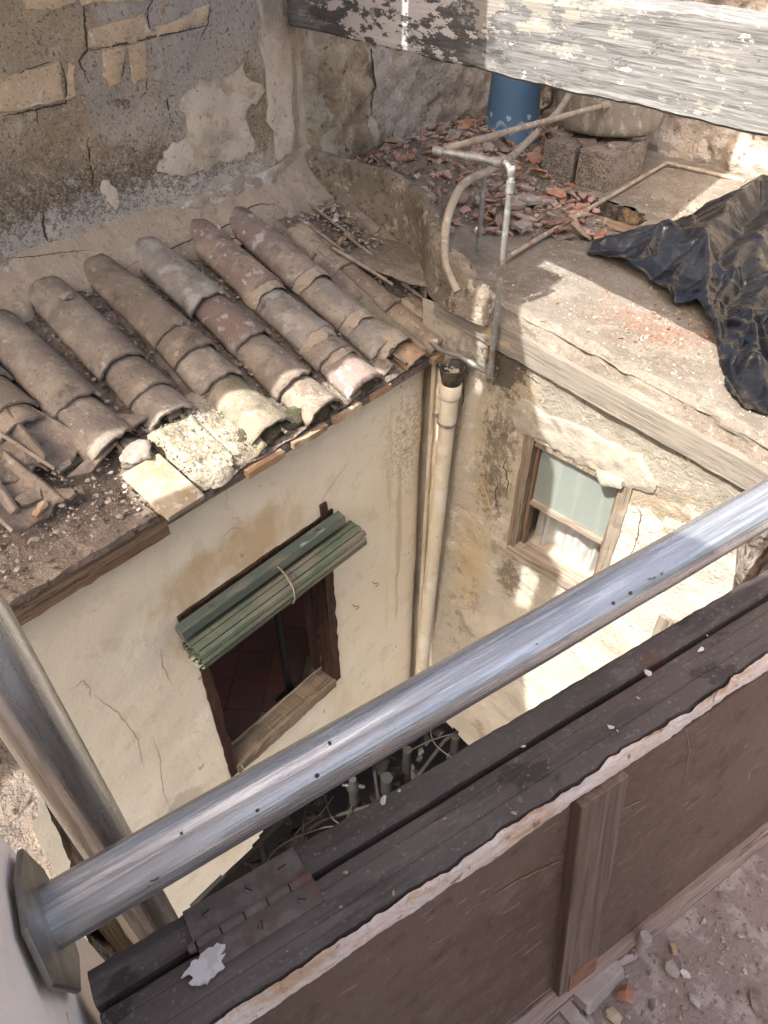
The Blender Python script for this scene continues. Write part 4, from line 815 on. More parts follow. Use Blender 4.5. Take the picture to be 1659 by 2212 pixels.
# curtain
mb = MB(); nx = 90; nz = 16; vs = []
for i in range(nx + 1):
    u = i / nx; x = WX0 + .045 + (WX1 - WX0 - .09) * u
    for k in range(nz + 1):
        v = k / nz; a = .024 * sin(u * 21 + 1.8 * sin(u * 7)) * (.6 + .4 * v) + .005 * sin(u * 47 + v * 4) + .006 * FN((u * 4, 0, v * 6), 1.5, 4)
        vs.append(Vector((x, .125 + a + .03 * (1 - v) * 0, WZ0 + .0 + (ZB + .05 - WZ0) * (1 - v))))
mb.add(vs, [(i * (nz + 1) + k, (i + 1) * (nz + 1) + k, (i + 1) * (nz + 1) + k + 1, i * (nz + 1) + k + 1) for i in range(nx) for k in range(nz)], True)
o = mb.build('curtain', m_curtain, None, FB); tag(o, 'creased white curtain behind the open lower half of the small window', 'curtain')
patch_on([(1105, 880), (1135, 862), (1180, 895), (1240, 915), (1300, 950), (1385, 985), (1418, 1045), (1412, 1066), (1370, 1055), (1352, 1050), (1330, 1052), (1300, 1046), (1292, 1018), (1250, 1000), (1215, 985), (1185, 955), (1150, 938), (1118, 935), (1112, 905)], FB, -.006, .008, m_lip, 'render_lip', we, 80, .008, dB, .014)
patch_on([(1290, 1016), (1345, 1040), (1345, 1054), (1298, 1048)], FB, -.030, .012, m_lip, 'loose_render_flake', we, 81, .004, None, .012)
patch_on([(935, 790), (958, 800), (935, 1440), (912, 1440)], FB, -.004, .006, m_creamA, 'corner_strip', we, 84, .006, dB)
# lower window, mostly hidden
mb = MB(); rough_bar(mb, (W2[0] - .01, -.02, W2[2]), (W2[0] + .05, .06, W2[3] + .02), 10, .005, 2); rough_bar(mb, (W2[0] + .05, -.02, W2[3] - .02), (W2[1], .05, W2[3] + .03), 10, .004, 4); part('lower_window_frame', mb, m_frB)

# ================================================================== pipes on the corner
pe, part = thing('drainpipe', 'fat cream painted drainpipe in the courtyard corner with a dark funnel on top', 'drainpipe', FB, (.09, -.06, -2.9))
pt, pb = Vector((.172, -.075, -.13)), Vector((.070, -.06, -2.9)); dd = (pb - pt).normalized()
part('pipe', MB().tube([pt + dd * .05, pt.lerp(pb, .33), pt.lerp(pb, .66), pb], .0375, 24), m_pvc)
part('socket', MB().tube([pt + dd * 0, pt + dd * .005, pt + dd * .06, pt + dd * .075, pt + dd * .078], [.041, .047, .047, .043, .038], 24), m_pvc)
part('coupling', MB().tube([pt + dd * .078, pt + dd * .20], .041, 24), m_pvc)
mb = MB().tube([pt + dd * .20, pt + dd * .215], .0435, 24); a = pt + dd * .2; mb.box((a.x - .06, a.y - .01, a.z - .008), (a.x - .04, a.y + .05, a.z + .008)); mb.tube([(a.x - .075, a.y - .01, a.z), (a.x - .045, a.y - .01, a.z + .004)], .008, 8); part('clamp', mb, m_oldpipe)
fu = part('funnel', MB().lathe([(.036, 0), (.040, .0), (.056, .085), (.060, .088), (.058, .092), (.052, .086), (.034, .01)], (pt.x, pt.y, pt.z - .01), 28), m_pot)
mb = MB(); rng = random.Random(3)
for k in range(26): mb.rock((pt.x + rng.gauss(0, .018), pt.y + rng.gauss(0, .018), pt.z + .035 + rng.random() * .03), rng.uniform(.006, .018), rng, .5)
o = mb.build('funnel_litter', m_stonec, None, FB); tag(o, 'crumbled mortar and leaves filling the dark funnel on the drainpipe', 'debris', None, 'stuff')
o = MB().tube([(.035, -.03, .0), (.035, -.03, -.6), (.03, -.028, -1.5), (.03, -.028, -2.7)], .0115, 10).build('conduit_pipe', m_pvc, None, FB); tag(o, 'thin cream conduit running down the corner beside the fat drainpipe', 'pipe')

# ================================================================== galvanised pipework and hose
e_, part = thing('pipe_frame', 'thin galvanised water pipes bent in a tall loop above the terrace edge', 'pipework', FB, (.345, -.05, 0))
r_ = .0115; ZT = .765
b0 = Vector((.353, -.06, -.005)); t0 = Vector((.338, -.045, ZT - .04))
cor = Vector((.325, -.045, ZT)); tee = hit(1074, 351, FB, (0, 0, 1), ZT); tee2 = hit(1025, 340, FB, (0, 0, 1), ZT); end = hit(949, 327, FB, (0, 0, 1), ZT)
part('right_leg', MB().tube(smoothpath([b0, t0 - Vector((0, 0, .02)), t0, cor.lerp(t0, .25) + Vector((-.006, 0, .0)), cor + Vector((-.03, .0, 0)), tee], 5), r_, 12), m_oldpipe)
part('top_bar', MB().tube([tee, tee2, end], r_, 12), m_oldpipe)
for p, d, rr in ((t0 + Vector((0, 0, -.03)), Vector((0, 0, .018)), .0155), (tee, (tee2 - tee).normalized() * .02, .0155), (cor + Vector((-.035, 0, 0)), Vector((-.014, 0, 0)), .015), (tee2, (end - tee2).normalized() * .03, .016), (end, (tee2 - end).normalized() * .02, .0155), (b0, Vector((0, 0, .025)), .0165)):
    part('pipe_fitting', MB().tube([p - d, p + d], rr, 12), m_oldpipe)
lb = hit(1032, 541, FB, (0, 0, 1), .2); 
mid = hit(1046, 345, FB, (1, 0, 0), lb.x); lt = Vector((lb.x, lb.y, mid.z if abs(mid.y - lb.y) < .4 else .62))
lt = Vector((lb.x, lb.y, hit(1046, 345, FB, (0, 1, 0), lb.y).z))
part('left_leg', MB().tube([lb, lt], r_, 12), m_oldpipe)
part('leg_cap', MB().tube([lt - Vector((0, 0, .02)), lt + Vector((0, 0, .012))], .016, 12), m_oldpipe)
part('lower_pipe', MB().tube(smoothpath([b0 + Vector((0, 0, 0)), b0 + Vector((-.03, 0, -.012)), Vector((.2, -.055, -.005)), Vector((.09, -.05, -.02)), Vector((.02, -.04, -.01))], 4), r_, 12), m_oldpipe)
o2 = hit(1298, 229, FB, (0, 0, 1), .70)
o2 = hit(1298, 229, FB, (0, 1, 0), 1.62)
o = MB().tube([hit(963, 322, FB, (0, 0, 1), ZT + .005), hit(1130, 275, FB, (0, 0, 1), ZT * .5 + o2.z * .5), o2], .0125, 12).build('water_pipe', m_dustpipe, None, FB); tag(o, 'dusty beige pipe crossing from the loop of pipes to the cement tank', 'pipe')
hs = [((1231, 202), 1.60), ((1206, 240), 1.45), ((1186, 260), 1.30), ((1159, 287), 1.1), ((1130, 315), .9), ((1097, 345), .65), ((1052, 371), .40), ((1020, 385), .25), ((998, 402), .15), ((980, 432), .06), ((966, 475), .0), ((961, 520), -.03), ((964, 565), -.04), ((974, 597), -.05), ((989, 630), -.06)]
o = MB().tube(smoothpath([hit(*p, FB, (0, 1, 0), yy) for p, yy in hs], 4), .0165, 14).build('hose', m_hose, None, FB); tag(o, 'stiff grey hose curving down from the tank to a free end above the roof', 'hose')
wq = hit(1180, 272, FB, (0, 1, 0), 1.15)
mb = MB()
for k in range(5): mb.tube([(wq.x + .02 * cos(a), wq.y - .02 + .03 * sin(a), wq.z + .03 * sin(a + k) + .006 * k - .01) for a in [2 * pi * j / 14 for j in range(15)]], .0022, 5)
mb.tube(smoothpath([wq, wq + Vector((.01, -.02, -.06)), wq + Vector((-.005, -.01, -.11)), wq + Vector((.01, 0, -.16))], 4), .002, 5)
o = mb.build('rusty_wire', m_rust, None, FB); tag(o, 'rusty wire tying the hose to the beige pipe', 'wire')
pa, pbm, pc = hit(1100, 553, FB, (0, 0, 1), .215), hit(1440, 352, FB, (0, 0, 1), .2), hit(1610, 392, FB, (0, 0, 1), .19)
o = MB().tube([pa, pa.lerp(pbm, .5), pbm], .011, 12).tube([pbm, pc], .011, 12).build('floor_pipe', m_dustpipe, None, FB); tag(o, 'long beige pipe lying across the terrace over the hole', 'pipe')

# ================================================================== bin, tank and blocks
bz = zt(-1.05, 1.95)
be_, part = thing('plastic_bin', 'blue plastic bin upside down with a white wave pattern, on the rubble', 'bin', FB, (-1.03, 1.92, bz))
bc = Vector((-1.05, 1.92, bz)); H_ = .45; rb, rt = .170, .148
part('body', MB().lathe([(rb + .004, 0), (rb + .006, .012), (rb, .02), (rb * .5 + rt * .5, H_ * .5), (rt, H_ - .03), (rt - .004, H_ - .012), (rt - .016, H_), (rt - .03, H_ - .008), (0, H_ - .010)], bc, 48), m_blue)
part('lid_slot', MB().box((bc.x - .06, bc.y - .004, bc.z + H_ - .010), (bc.x + .06, bc.y + .004, bc.z + H_ - .004), Matrix.Translation(bc) @ Matrix.Rotation(rad(60), 4, 'Z') @ Matrix.Translation(-bc)), m_black)
mb = MB(); NS = 64
for j in range(3):
    for k in range(NS * 2):
        a0 = 2 * pi * k / (NS * 2); a1 = 2 * pi * (k + 1) / (NS * 2)
        if (k % 16) in (15,): continue
        q = []
        for a in (a0, a1):
            z = .155 + .022 * sin(a * 8) - .011 * j; r = rb + (rt - rb) * z / H_ + .0018
            wdt = .0034 * (1.3 + sin(a * 8 + j)); q += [Vector((bc.x + r * cos(a), bc.y + r * sin(a), bc.z + z)), Vector((bc.x + (r + .0002) * cos(a), bc.y + (r + .0002) * sin(a), bc.z + z - wdt))]
        mb.add(q, [(0, 1, 3, 2)])
for k in range(8):
    a = 2 * pi * (k + .5) / 8 + .05
    for (da, dz) in ((0, .048), (.07, .044), (.035, .036)):
        z = .155 + dz * (1 if k % 2 else .9); r = rb + (rt - rb) * z / H_ + .002; c = Vector((bc.x + r * cos(a + da), bc.y + r * sin(a + da), bc.z + z)); u = Vector((-sin(a), cos(a), 0))
        mb.add([c + u * .010 * cos(t) + Vector((0, 0, .010 * sin(t))) for t in [2 * pi * i / 10 for i in range(10)]], [tuple(range(10))])
part('wave_print', mb, m_print)
ztk = .40
te2, part = thing('water_tank', 'round grey fibre cement water tank standing on concrete blocks', 'tank', FB, (-.42, 1.96, ztk))
tc = Vector((-.42, 1.96, ztk))
part('tank_body', MB().lathe([(0, 0), (.20, 0), (.255, .004), (.28, .014), (.295, .035), (.302, .07), (.315, .40), (.32, .55), (.33, .56), (.33, .58), (.31, .58), (.30, .5), (.27, .08), (0, .06)], tc, 64), m_cement)
part('outlet', MB().tube([o2 + Vector((0, .12, -.01)), o2 + Vector((0, -.01, 0))], .02, 12), m_dustpipe)
o = MB().tube(smoothpath([hit(1195, 190, FB, (0, 1, 0), 2.2), hit(1190, 225, FB, (0, 1, 0), 2.15), hit(1170, 240, FB, (0, 1, 0), 2.1), hit(1150, 270, FB, (0, 1, 0), 2.0)], 4), .008, 8).build('black_tube', m_dkcable, None, FB); tag(o, 'black tube hanging behind the blue bin beside the tank', 'tube')
def cblock(x, y, z, yaw, lab, L=.40):
    mb = MB(); n = 10; vs = []
    bm = bmesh.new(); bmesh.ops.create_cube(bm, size=1); bmesh.ops.subdivide_edges(bm, edges=bm.edges, cuts=9, use_grid_fill=True)
    for v in bm.verts:
        p = Vector((v.co.x * .195, v.co.y * L, v.co.z * .2)); k = FN(p + Vector((x * 9, y, 0)), 18, 3); edge = sum(1 for c in v.co if abs(c) > .49) >= 2
        v.co = p + p.normalized() * (.0012 * k - (.005 * abs(FN(p, 40, x)) + .001 if edge else 0))
    mb.add([v.co.copy() for v in bm.verts], [tuple(q.index for q in f.verts) for f in bm.faces]); bm.free()
    o = mb.build('concrete_block', m_block, None, FB @ Matrix.Translation((x, y, z)) @ Matrix.Rotation(rad(yaw), 4, 'Z')); return tag(o, lab, 'concrete block', 'rough concrete blocks under the tank')
cblock(-.248, 1.76, .275, 2, 'right rough concrete block under the tank, nearest the hole')
cblock(-.475, 1.76, .275, 3, 'left rough concrete block under the tank, nearest the blue bin')
for (x, y, yw, L, W, lab) in ((-.36, 1.66, 8, .12, .13, 'thin red tile piece on the seam of the two blocks'), (-.20, 1.70, -12, .15, .17, 'larger thin red tile on the right block under the tank'), (-.55, 1.70, 20, .14, .10, 'thin grey slab on the left block under the tank'), (-.22, 1.93, 30, .16, .08, 'flat slab wedged under the right side of the tank'), (-.58, 1.82, 5, .14, .1, 'brick wedged under the left side of the tank')):
    sd += 1; place(shard_mb(L, W, sd, .016, .02), 'tile_piece', m_tilered if 'red' in lab else m_chip, FB, (x, y, .393), (random.uniform(-3, 3), random.uniform(-3, 3), yw), lab, 'tile piece')

# rubble of broken hollow bricks
RUB = [(-1.32, .42), (-1.36, 1.4), (-1.5, 2.2), (-.7, 2.3), (-.66, 1.62), (-.15, 1.5), (.1, 1.15), (.18, .98), (-.1, .72), (-.5, .50), (-.9, .40)]
def rubz(x, y):
    h = .10 * math.exp(-((x + 1.1) ** 2 / .2 + (y - 1.0) ** 2 / .5)) + .09 * math.exp(-((x + 1.2) ** 2 / .1 + (y - 1.7) ** 2 / .3))
    h += .03 * math.exp(-((x + .3) ** 2 / .15 + (y - 1.0) ** 2 / .06)); return zt(x, y) + h
mb = MB(); xs = cuts(-1.6, .3, .03); ys = cuts(.3, 2.4, .03); ny = len(ys)
for x in xs:
    for y in ys: mb.v.append(Vector((x, y, rubz(x, y) - .006 + .014 * FN((x, y, 0), 14, 5))))
for i in range(len(xs) - 1):
    for k in range(ny - 1):
        if poly_in(xs[i], ys[k], RUB) and not poly_in(xs[i], ys[k], HOLE): mb.f.append((i * ny + k, (i + 1) * ny + k, (i + 1) * ny + k + 1, i * ny + k + 1)); mb.sm.append(True)
o = mb.build('rubble_bed', m_dirt, None, FB); tag(o, kind='stuff', label='earth and mortar bed under the broken bricks on the terrace', cat='rubble')
def inrub(rng):
    for _ in range(50):
        x = rng.uniform(-1.5, .2); y = rng.uniform(.4, 2.3)
        if poly_in(x, y, RUB): return x, y
    return -.8, 1.0
mb = MB(); rng = random.Random(77)
for k in range(520):
    x, y = inrub(rng); s_ = rng.uniform(.03, .075); sb = shard_mb(s_, s_ * rng.uniform(.3, .8), k + 900, .009, rng.uniform(0, .25))
    M_ = Matrix.Translation((x, y, rubz(x, y) + rng.uniform(.005, .02))) @ Matrix.Rotation(rng.uniform(0, 6.3), 4, 'Z') @ Matrix.Rotation(rng.gauss(0, .5), 4, 'X') @ Matrix.Rotation(rng.gauss(0, .35), 4, 'Y')
    mb.add([M_ @ v for v in sb.v], sb.f)
o = mb.build('brick_rubble', m_shard, None, FB); tag(o, 'small broken pieces of red hollow brick strewn over the terrace', 'rubble', None, 'stuff')
def where(x, y):
    if (x + 1.03) ** 2 + (y - 1.92) ** 2 < .16: return 'lying against the foot of the blue bin'
    if y > 1.5 and x > -.8: return 'on the ground behind or beside the concrete blocks'
    if y > 1.4: return 'by the grey rubble wall left of the blue bin'
    if x < -1.0: return 'along the yellowish stone wall' if y < 1.0 else 'between the stone wall and the blue bin'
    if x > -.2: return 'at the near rim of the collapsed hole' if y < 1.1 else 'beside the collapsed hole'
    if y < .65: return 'just behind the cement kerb'
    return 'in front of the concrete blocks' if x > -.65 else 'in the middle of the rubble behind the hose'
rng = random.Random(31)
for k in range(120):   # the larger pieces, each its own
    x, y = inrub(rng)
    if poly_in(x, y, HOLE): continue
    if (x + 1.03) ** 2 + (y - 1.92) ** 2 < .19 ** 2: continue
    s_ = rng.uniform(.08, .17); g = rng.random() < .2
    place(shard_mb(s_, s_ * rng.uniform(.3, .6), k + 2000, .011, rng.uniform(0, .22)), 'brick_shard', m_chip if g else m_shard, FB, (x, y, rubz(x, y) + rng.uniform(.012, .04)), (rng.gauss(0, 24), rng.gauss(0, 16), rng.uniform(0, 360)),
          '%s %s %s' % ('big' if s_ > .14 else 'medium' if s_ > .11 else 'smaller', 'grey mortar-coated shard' if g else 'broken red brick shard', where(x, y)), 'brick shard', 'grey shards in the terrace rubble' if g else 'large red brick shards in the terrace rubble')
for (px, py, L, W, rz, lab) in ((840, 435, .24, .2, 20, 'big flat grey slab lying at the left of the rubble'), (925, 430, .3, .08, 100, 'long grey tile leaning over the rubble beside the hose'), (945, 480, .2, .13, 15, 'curved grey tile half buried at the edge of the rubble'), (1150, 430, .26, .14, 60, 'broken concrete slab at the edge of the hole'), (1110, 440, .22, .12, 130, 'grey plank piece lying left of the concrete blocks'), (1130, 480, .22, .1, 110, 'beige board piece slanting into the hole')):
    q = hit(px, py, FB, (0, 0, 1), .24); sd += 1
    place(shard_mb(L, W, sd, .02, .04), 'grey_slab', m_chip, FB, (q.x, q.y, rubz(q.x, q.y) + .035), (random.uniform(-8, 8), random.uniform(-8, 8), rz), lab, 'slab')
def pt1(rng):
    if rng.random() < .5: x, y = inrub(rng); return (x, y, rubz(x, y) + .008)
    x = rng.uniform(-.2, 1.6); y = rng.uniform(.05, 2.3)
    if poly_in(x, y, HOLE): return None
    return (x, y, zt(x, y))
m_gr = MT('terrace_grit', (.33, .28, .23), [dict(c=(.42, .38, .32), s=30, lo=.45, hi=.6)])
scatter('terrace_grit', FB, pt1, 5000, .002, .010, m_gr, 'pale grit scattered over the terrace floor', 15)
def pt2(rng):
    if rng.random() < .6: x = rng.gauss(.78, .2); y = rng.gauss(.42, .12)
    elif rng.random() < .5: x = rng.uniform(-.1, .5); y = 1.7 + rng.gauss(0, .22)
    else: x = rng.uniform(-.2, 1.4); y = rng.uniform(.05, 2.2)
    if poly_in(x, y, HOLE) or y < .03: return None
    return (x, y, zt(x, y))
scatter('clay_grit', FB, pt2, 700, .003, .014, m_shard, 'red clay crumbs on the sunlit terrace', 16)

# ================================================================== plastic sheet
PL = [(1262, 562), (1285, 535), (1352, 520), (1425, 505), (1480, 485), (1530, 470), (1590, 450), (1650, 445), (1800, 500), (1830, 800), (1720, 880), (1600, 862), (1560, 780), (1535, 715), (1500, 665), (1450, 655), (1395, 620), (1330, 590)]
PP = [hit(px, py, FB, (0, 0, 1), .16) for px, py in PL]; cen = hit(1570, 570, FB, (0, 0, 1), .16); rngp = random.Random(8)
RID = [[(1625, 445, .15), (1560, 500, .14), (1500, 570, .15), (1545, 705, .06)], [(1500, 570, .15), (1410, 525, .09), (1300, 545, .025)], [(1500, 570, .15), (1390, 592, .07), (1275, 572, .02)],
       [(1625, 445, .15), (1700, 500, .16), (1600, 560, .14), (1548, 690, .07)], [(1700, 600, .16), (1615, 690, .10), (1690, 870, .02)], [(1500, 570, .15), (1435, 645, .03)], [(1545, 705, .06), (1600, 855, .012)],
       [(1600, 560, .14), (1700, 700, .12)], [(1780, 520, .17), (1700, 700, .13), (1790, 880, .02)], [(1535, 610, .11), (1475, 662, .02)], [(1410, 525, .09), (1355, 596, .02)], [(1615, 690, .10), (1560, 770, .02)], [(1500, 570, .15), (1480, 495, .05)]]
RS = []
for rdg in RID:
    q_ = [(hit(*(p[0] if len(p) == 2 else p[:2]), FB, (0, 0, 1), .17).xy, p[-1]) for p in rdg]
    for (a_, ha), (b_, hb) in zip(q_[:-1], q_[1:]): RS.append((a_, b_, ha, hb))
def plz(x, y):
    p = Vector((x, y)); w_ = Vector((noise.noise(Vector((x, y, 0)) * 3.5), noise.noise(Vector((x, y, 4)) * 3.5))) * .05; p = p + w_; best = 0; second = 0
    for a_, b_, ha, hb in RS:
        d = b_ - a_; t = max(0, min(1, (p - a_).dot(d) / d.length_squared)); dist = (p - a_ - d * t).length; h = ha + (hb - ha) * t
        v = h - dist * (.62 + .9 * h); 
        if v > best: best = v
    n1 = 1 - abs(noise.noise(Vector((x * 3 + 9, y * 3, 1)))) * 5; n2 = 1 - abs(noise.noise(Vector((x * 5.5, y * 5.5 + 4, 7)))) * 6
    return max(best, .004) + .020 * max(0, n1) + .008 * max(0, n2)
pp2 = [(p.x, p.y) for p in PP]; out_ = []
for i in range(len(pp2)):
    a_ = Vector(pp2[i]); b_ = Vector(pp2[(i + 1) % len(pp2)]); n_ = max(2, int((b_ - a_).length / .012))
    for k in range(n_):
        q_ = a_.lerp(b_, k / n_); out_.append(Vector((q_.x + .014 * FN((q_.x, q_.y, 0), 16, 4), q_.y + .014 * FN((q_.x, q_.y, 5), 16, 6))))
x0, x1 = min(p.x for p in out_), max(p.x for p in out_); y0, y1 = min(p.y for p in out_), max(p.y for p in out_); ol = [(p.x, p.y) for p in out_]; inn = []
stp = .0105; nxx = int((x1 - x0) / stp); nyy = int((y1 - y0) / stp)
for i in range(nxx):
    for k in range(nyy):
        x = x0 + stp * (i + .5 * (k % 2)); y = y0 + stp * k
        if poly_in(x, y, ol) and min((p.x - x) ** 2 + (p.y - y) ** 2 for p in out_[::2]) > 5e-5: inn.append(Vector((x, y)))
n_ = len(out_); r_cdt = geometry.delaunay_2d_cdt(out_ + inn, [(i, (i + 1) % n_) for i in range(n_)], [], 1, 1e-6)
mb = MB(); mb.add([Vector((v.x, v.y, zt(v.x, v.y) + .006 + plz(v.x, v.y))) for v in r_cdt[0]], [tuple(f) for f in r_cdt[2]], True)
o = mb.build('plastic_sheet', m_plastic, None, FB); tag(o, 'crumpled shiny black plastic sheet heaped on the terrace', 'plastic sheet')

# ================================================================== big beam across the courtyard
FBm = frame(*(CAMP + ray(1659, 300).normalized() * 2.22).xy, -51.16)
zb = (CAMP + ray(1659, 300).normalized() * 2.22).z
xl = hit(622, 40, FBm, (0, 1, 0), 0).x
ztop = hit(1400, 14, FBm, (0, 1, 0), 0).z
mb = MB(); Lb = 1.0 - xl; nx = 150; nz = 14; vs = []; Hb = ztop - zb
prof = [(0, .008), (0, Hb * .1)] + [(0, Hb * (.1 + .8 * k / 8)) for k in range(1, 9)] + [(0, Hb - .008), (.010, Hb), (.14, Hb), (.15, Hb - .01), (.15, .01), (.14, 0), (.01, 0)]
for i in range(nx + 1):
    x = xl + Lb * i / nx
    for j, (y, z) in enumerate(prof):
        c = .008 * min(0, FN((x, 0, 0), 9, j)) if j in (0, 10, 11) else 0
        vs.append(Vector((x, y + .003 * FN((x * .25, y, z * 9), 6, 3), z + .006 * FN((x, y, 0), 3, 5 + (z > .1)) + .004 * FN((x, 0, 0), 14, 7 + (z > .1)))))
m_ = len(prof); mb.add(vs, [(i * m_ + k, (i + 1) * m_ + k, (i + 1) * m_ + (k + 1) % m_, i * m_ + (k + 1) % m_) for i in range(nx) for k in range(m_)] + [tuple(range(m_)), tuple(nx * m_ + k for k in range(m_))], True)
o = mb.build('wooden_beam', m_beam, None, FBm @ Matrix.Translation((0, 0, zb))); tag(o, 'thick grey wooden beam with peeling white paint across the top', 'beam')
for p in o.data.polygons: p.use_smooth = False

# ================================================================== courtyard bottom
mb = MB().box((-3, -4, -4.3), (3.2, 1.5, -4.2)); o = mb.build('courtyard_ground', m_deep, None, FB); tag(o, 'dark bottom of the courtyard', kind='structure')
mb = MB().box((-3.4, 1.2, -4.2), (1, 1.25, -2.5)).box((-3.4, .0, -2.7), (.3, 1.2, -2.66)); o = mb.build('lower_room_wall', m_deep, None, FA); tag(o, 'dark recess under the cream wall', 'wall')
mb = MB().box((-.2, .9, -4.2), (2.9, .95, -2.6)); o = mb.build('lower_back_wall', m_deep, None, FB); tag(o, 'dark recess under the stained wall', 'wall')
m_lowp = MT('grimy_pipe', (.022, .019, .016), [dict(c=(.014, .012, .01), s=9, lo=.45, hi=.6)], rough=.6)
def below(px, py, z): return hit(px, py, FW, (0, 0, 1), z)
cab = [([(870, 1630), (930, 1600), (990, 1585), (1020, 1605), (1060, 1640)], 'pale cable sagging at the right of the dark courtyard bottom', m_cable), ([(545, 1960), (560, 1900), (600, 1830), (690, 1790), (740, 1780), (760, 1740)], 'looped pale cable at the left of the dark courtyard bottom', m_cable),
       ([(620, 1880), (640, 1800), (690, 1760), (720, 1720)], 'second looped pale cable in the dark courtyard bottom', m_cable), ([(700, 1700), (720, 1770), (800, 1800), (850, 1790)], 'cable lying across the dark courtyard bottom', m_cable), ([(930, 1540), (935, 1600), (980, 1640)], 'short pale cable near the drainpipe foot', m_cable)]
for pts, lab, mt in cab:
    zc = -2.95; o = MB().tube(smoothpath([below(px, py, zc) for px, py in pts], 5), .0055, 8).build('cable', mt, None, FW); tag(o, lab, 'cable')
for (px0, py0, px1, lab, mt, r, z0, z1) in ((880, 1620, 0, 'pale vertical pipe rising from the dark courtyard bottom beside the drainpipe', m_lowp, .03, -4.1, -2.75), (835, 1680, 0, 'black vertical pipe in the dark courtyard bottom', m_black, .04, -4.1, -2.8), (560, 1810, 0, 'pale slanting pipe at the left of the courtyard bottom', m_lowp, .025, -4.1, -2.85), (985, 1590, 0, 'grey stub pipe under the stained wall', m_lowp, .03, -4.1, -2.85)):
    q = below(px0, py0, z1); o = MB().tube([(q.x, q.y, z0), q], r, 12).build('low_pipe', mt, None, FW); tag(o, lab, 'pipe')
def pbot(rng):
    q_ = FB.inverted() @ below(rng.uniform(480, 1150), rng.uniform(1560, 2000), -3.3); return (q_.x, q_.y, -3.3 - rng.random() * .25)
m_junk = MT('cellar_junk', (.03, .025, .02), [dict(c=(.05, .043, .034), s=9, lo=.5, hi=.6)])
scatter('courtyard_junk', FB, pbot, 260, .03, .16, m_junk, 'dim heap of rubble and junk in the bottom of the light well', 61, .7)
for k, (pts, lab) in enumerate((([(600, 1830), (700, 1770), (800, 1740)], 'dark thin pipe crossing the courtyard bottom on the left'), ([(900, 1680), (960, 1600), (1020, 1560)], 'dark thin pipe crossing the courtyard bottom on the right'), ([(650, 1860), (655, 1780), (668, 1700)], 'dark hanging cable left of the valve'), ([(820, 1740), (812, 1690), (806, 1640)], 'dark hanging cable right of the valve'))):
    o = MB().tube([below(px, py, -3.0 + .02 * k) for px, py in pts], .014, 8).build('low_pipe', m_lowp, None, FW); tag(o, lab, 'pipe')
q = below(763, 1700, -2.8)
vv, part = thing('gas_valve', 'metal valve with a wing nut in the dark courtyard bottom', 'valve', FW, q)
part('valve_body', MB().tube([q + Vector((0, 0, -.2)), q + Vector((0, 0, -.03)), q + Vector((0, 0, .0)), q + Vector((0, 0, .05)), q + Vector((0, 0, .1))], [.03, .032, .045, .03, .022], 16), m_zinc)
part('wing_nut', MB().tube([q + Vector((-.07, 0, .03)), q + Vector((-.02, 0, .02)), q + Vector((.02, 0, .02)), q + Vector((.07, 0, .0))], [.012, .018, .018, .012], 10), m_zinc)

# ================================================================== foreground opening
LEAN = Matrix.Translation((0, .13, .2)) @ Matrix.Rotation(-rad(9.2), 4, 'X')
HL = .556
le, part = thing('door_leaf', 'brown panelled door leaf lying on its side in the foreground, pale chipped top edge', 'door', FF @ LEAN)
def lp(mb, nm, mat, parent=None): return mb.build(nm, mat, parent or le, Matrix.Identity(4))
X0, X1 = -.128, 1.5
# weathered top edge, built as a long grooved bar with a chipped front lip
mb = MB(); nx = 240; prof = [(-.001, -.020), (-.002, -.010), (.000, -.002), (.006, .0), (.020, .0005), (.0215, -.0008), (.023, .0005), (.045, .001), (.0465, -.0002), (.048, .001), (.058, .0), (.062, -.004), (.062, -.035), (.0, -.035)]; vs = []
for i in range(nx + 1):
    x = X0 + (X1 - X0) * i / nx
    for j, (y, z) in enumerate(prof):
        ch = .006 * max(0, FN((x, 0, 0), 8, 3)) + .003 * FN((x, 0, 0), 40, 4) if j < 4 else 0
        vs.append(Vector((x, y + ch + (.0008 * FN((x, y * 6, 0), 14, 6)), HL + z + .0006 * FN((x * .5, y * 20, 0), 8, 5))))
m_ = len(prof); mb.add(vs, [(i * m_ + k, (i + 1) * m_ + k, (i + 1) * m_ + (k + 1) % m_, i * m_ + (k + 1) % m_) for i in range(nx) for k in range(m_)] + [tuple(range(m_)), tuple(nx * m_ + k for k in range(m_))])
top = lp(mb, 'top_stile', m_leaftop)
mb = MB(); vs = []; nj = 6
for i in range(nx * 2 + 1):
    x = X0 + (X1 - X0) * i / (nx * 2); c0 = .0065 * max(0, FN((x, 0, 0), 8, 3)) + .003 * FN((x, 0, 0), 40, 4)
    lowr = .033 + .008 * FN((x, 0, 0), 6, 9) + .003 * FN((x, 0, 0), 50, 2)
    for j in range(nj + 1):
        t = j / nj; vs.append(Vector((x, c0 * (1 - t) - .0045 + .002 * FN((x, t, 0), 30, 8) - .002 * sin(pi * t), HL - .002 - lowr * t)))
    vs.append(Vector((x, .004, HL - .002 - lowr)))
m_ = nj + 2; mb.add(vs, [(i * m_ + k, (i + 1) * m_ + k, (i + 1) * m_ + k + 1, i * m_ + k + 1) for i in range(nx * 2) for k in range(m_ - 1)]); lp(mb, 'chipped_edge', m_palechip)
mb = MB(); mb.box((X0, .003, .03), (.383, .04, HL - .036)); pnl = lp(mb, 'panel', m_leafface)
m_scr = MT('bare_wood_scratch', (.33, .20, .12), [dict(c=(.22, .13, .08), s=60, lo=.45, hi=.6)])
m_scp = MT('pale_scratch', (.32, .24, .175))
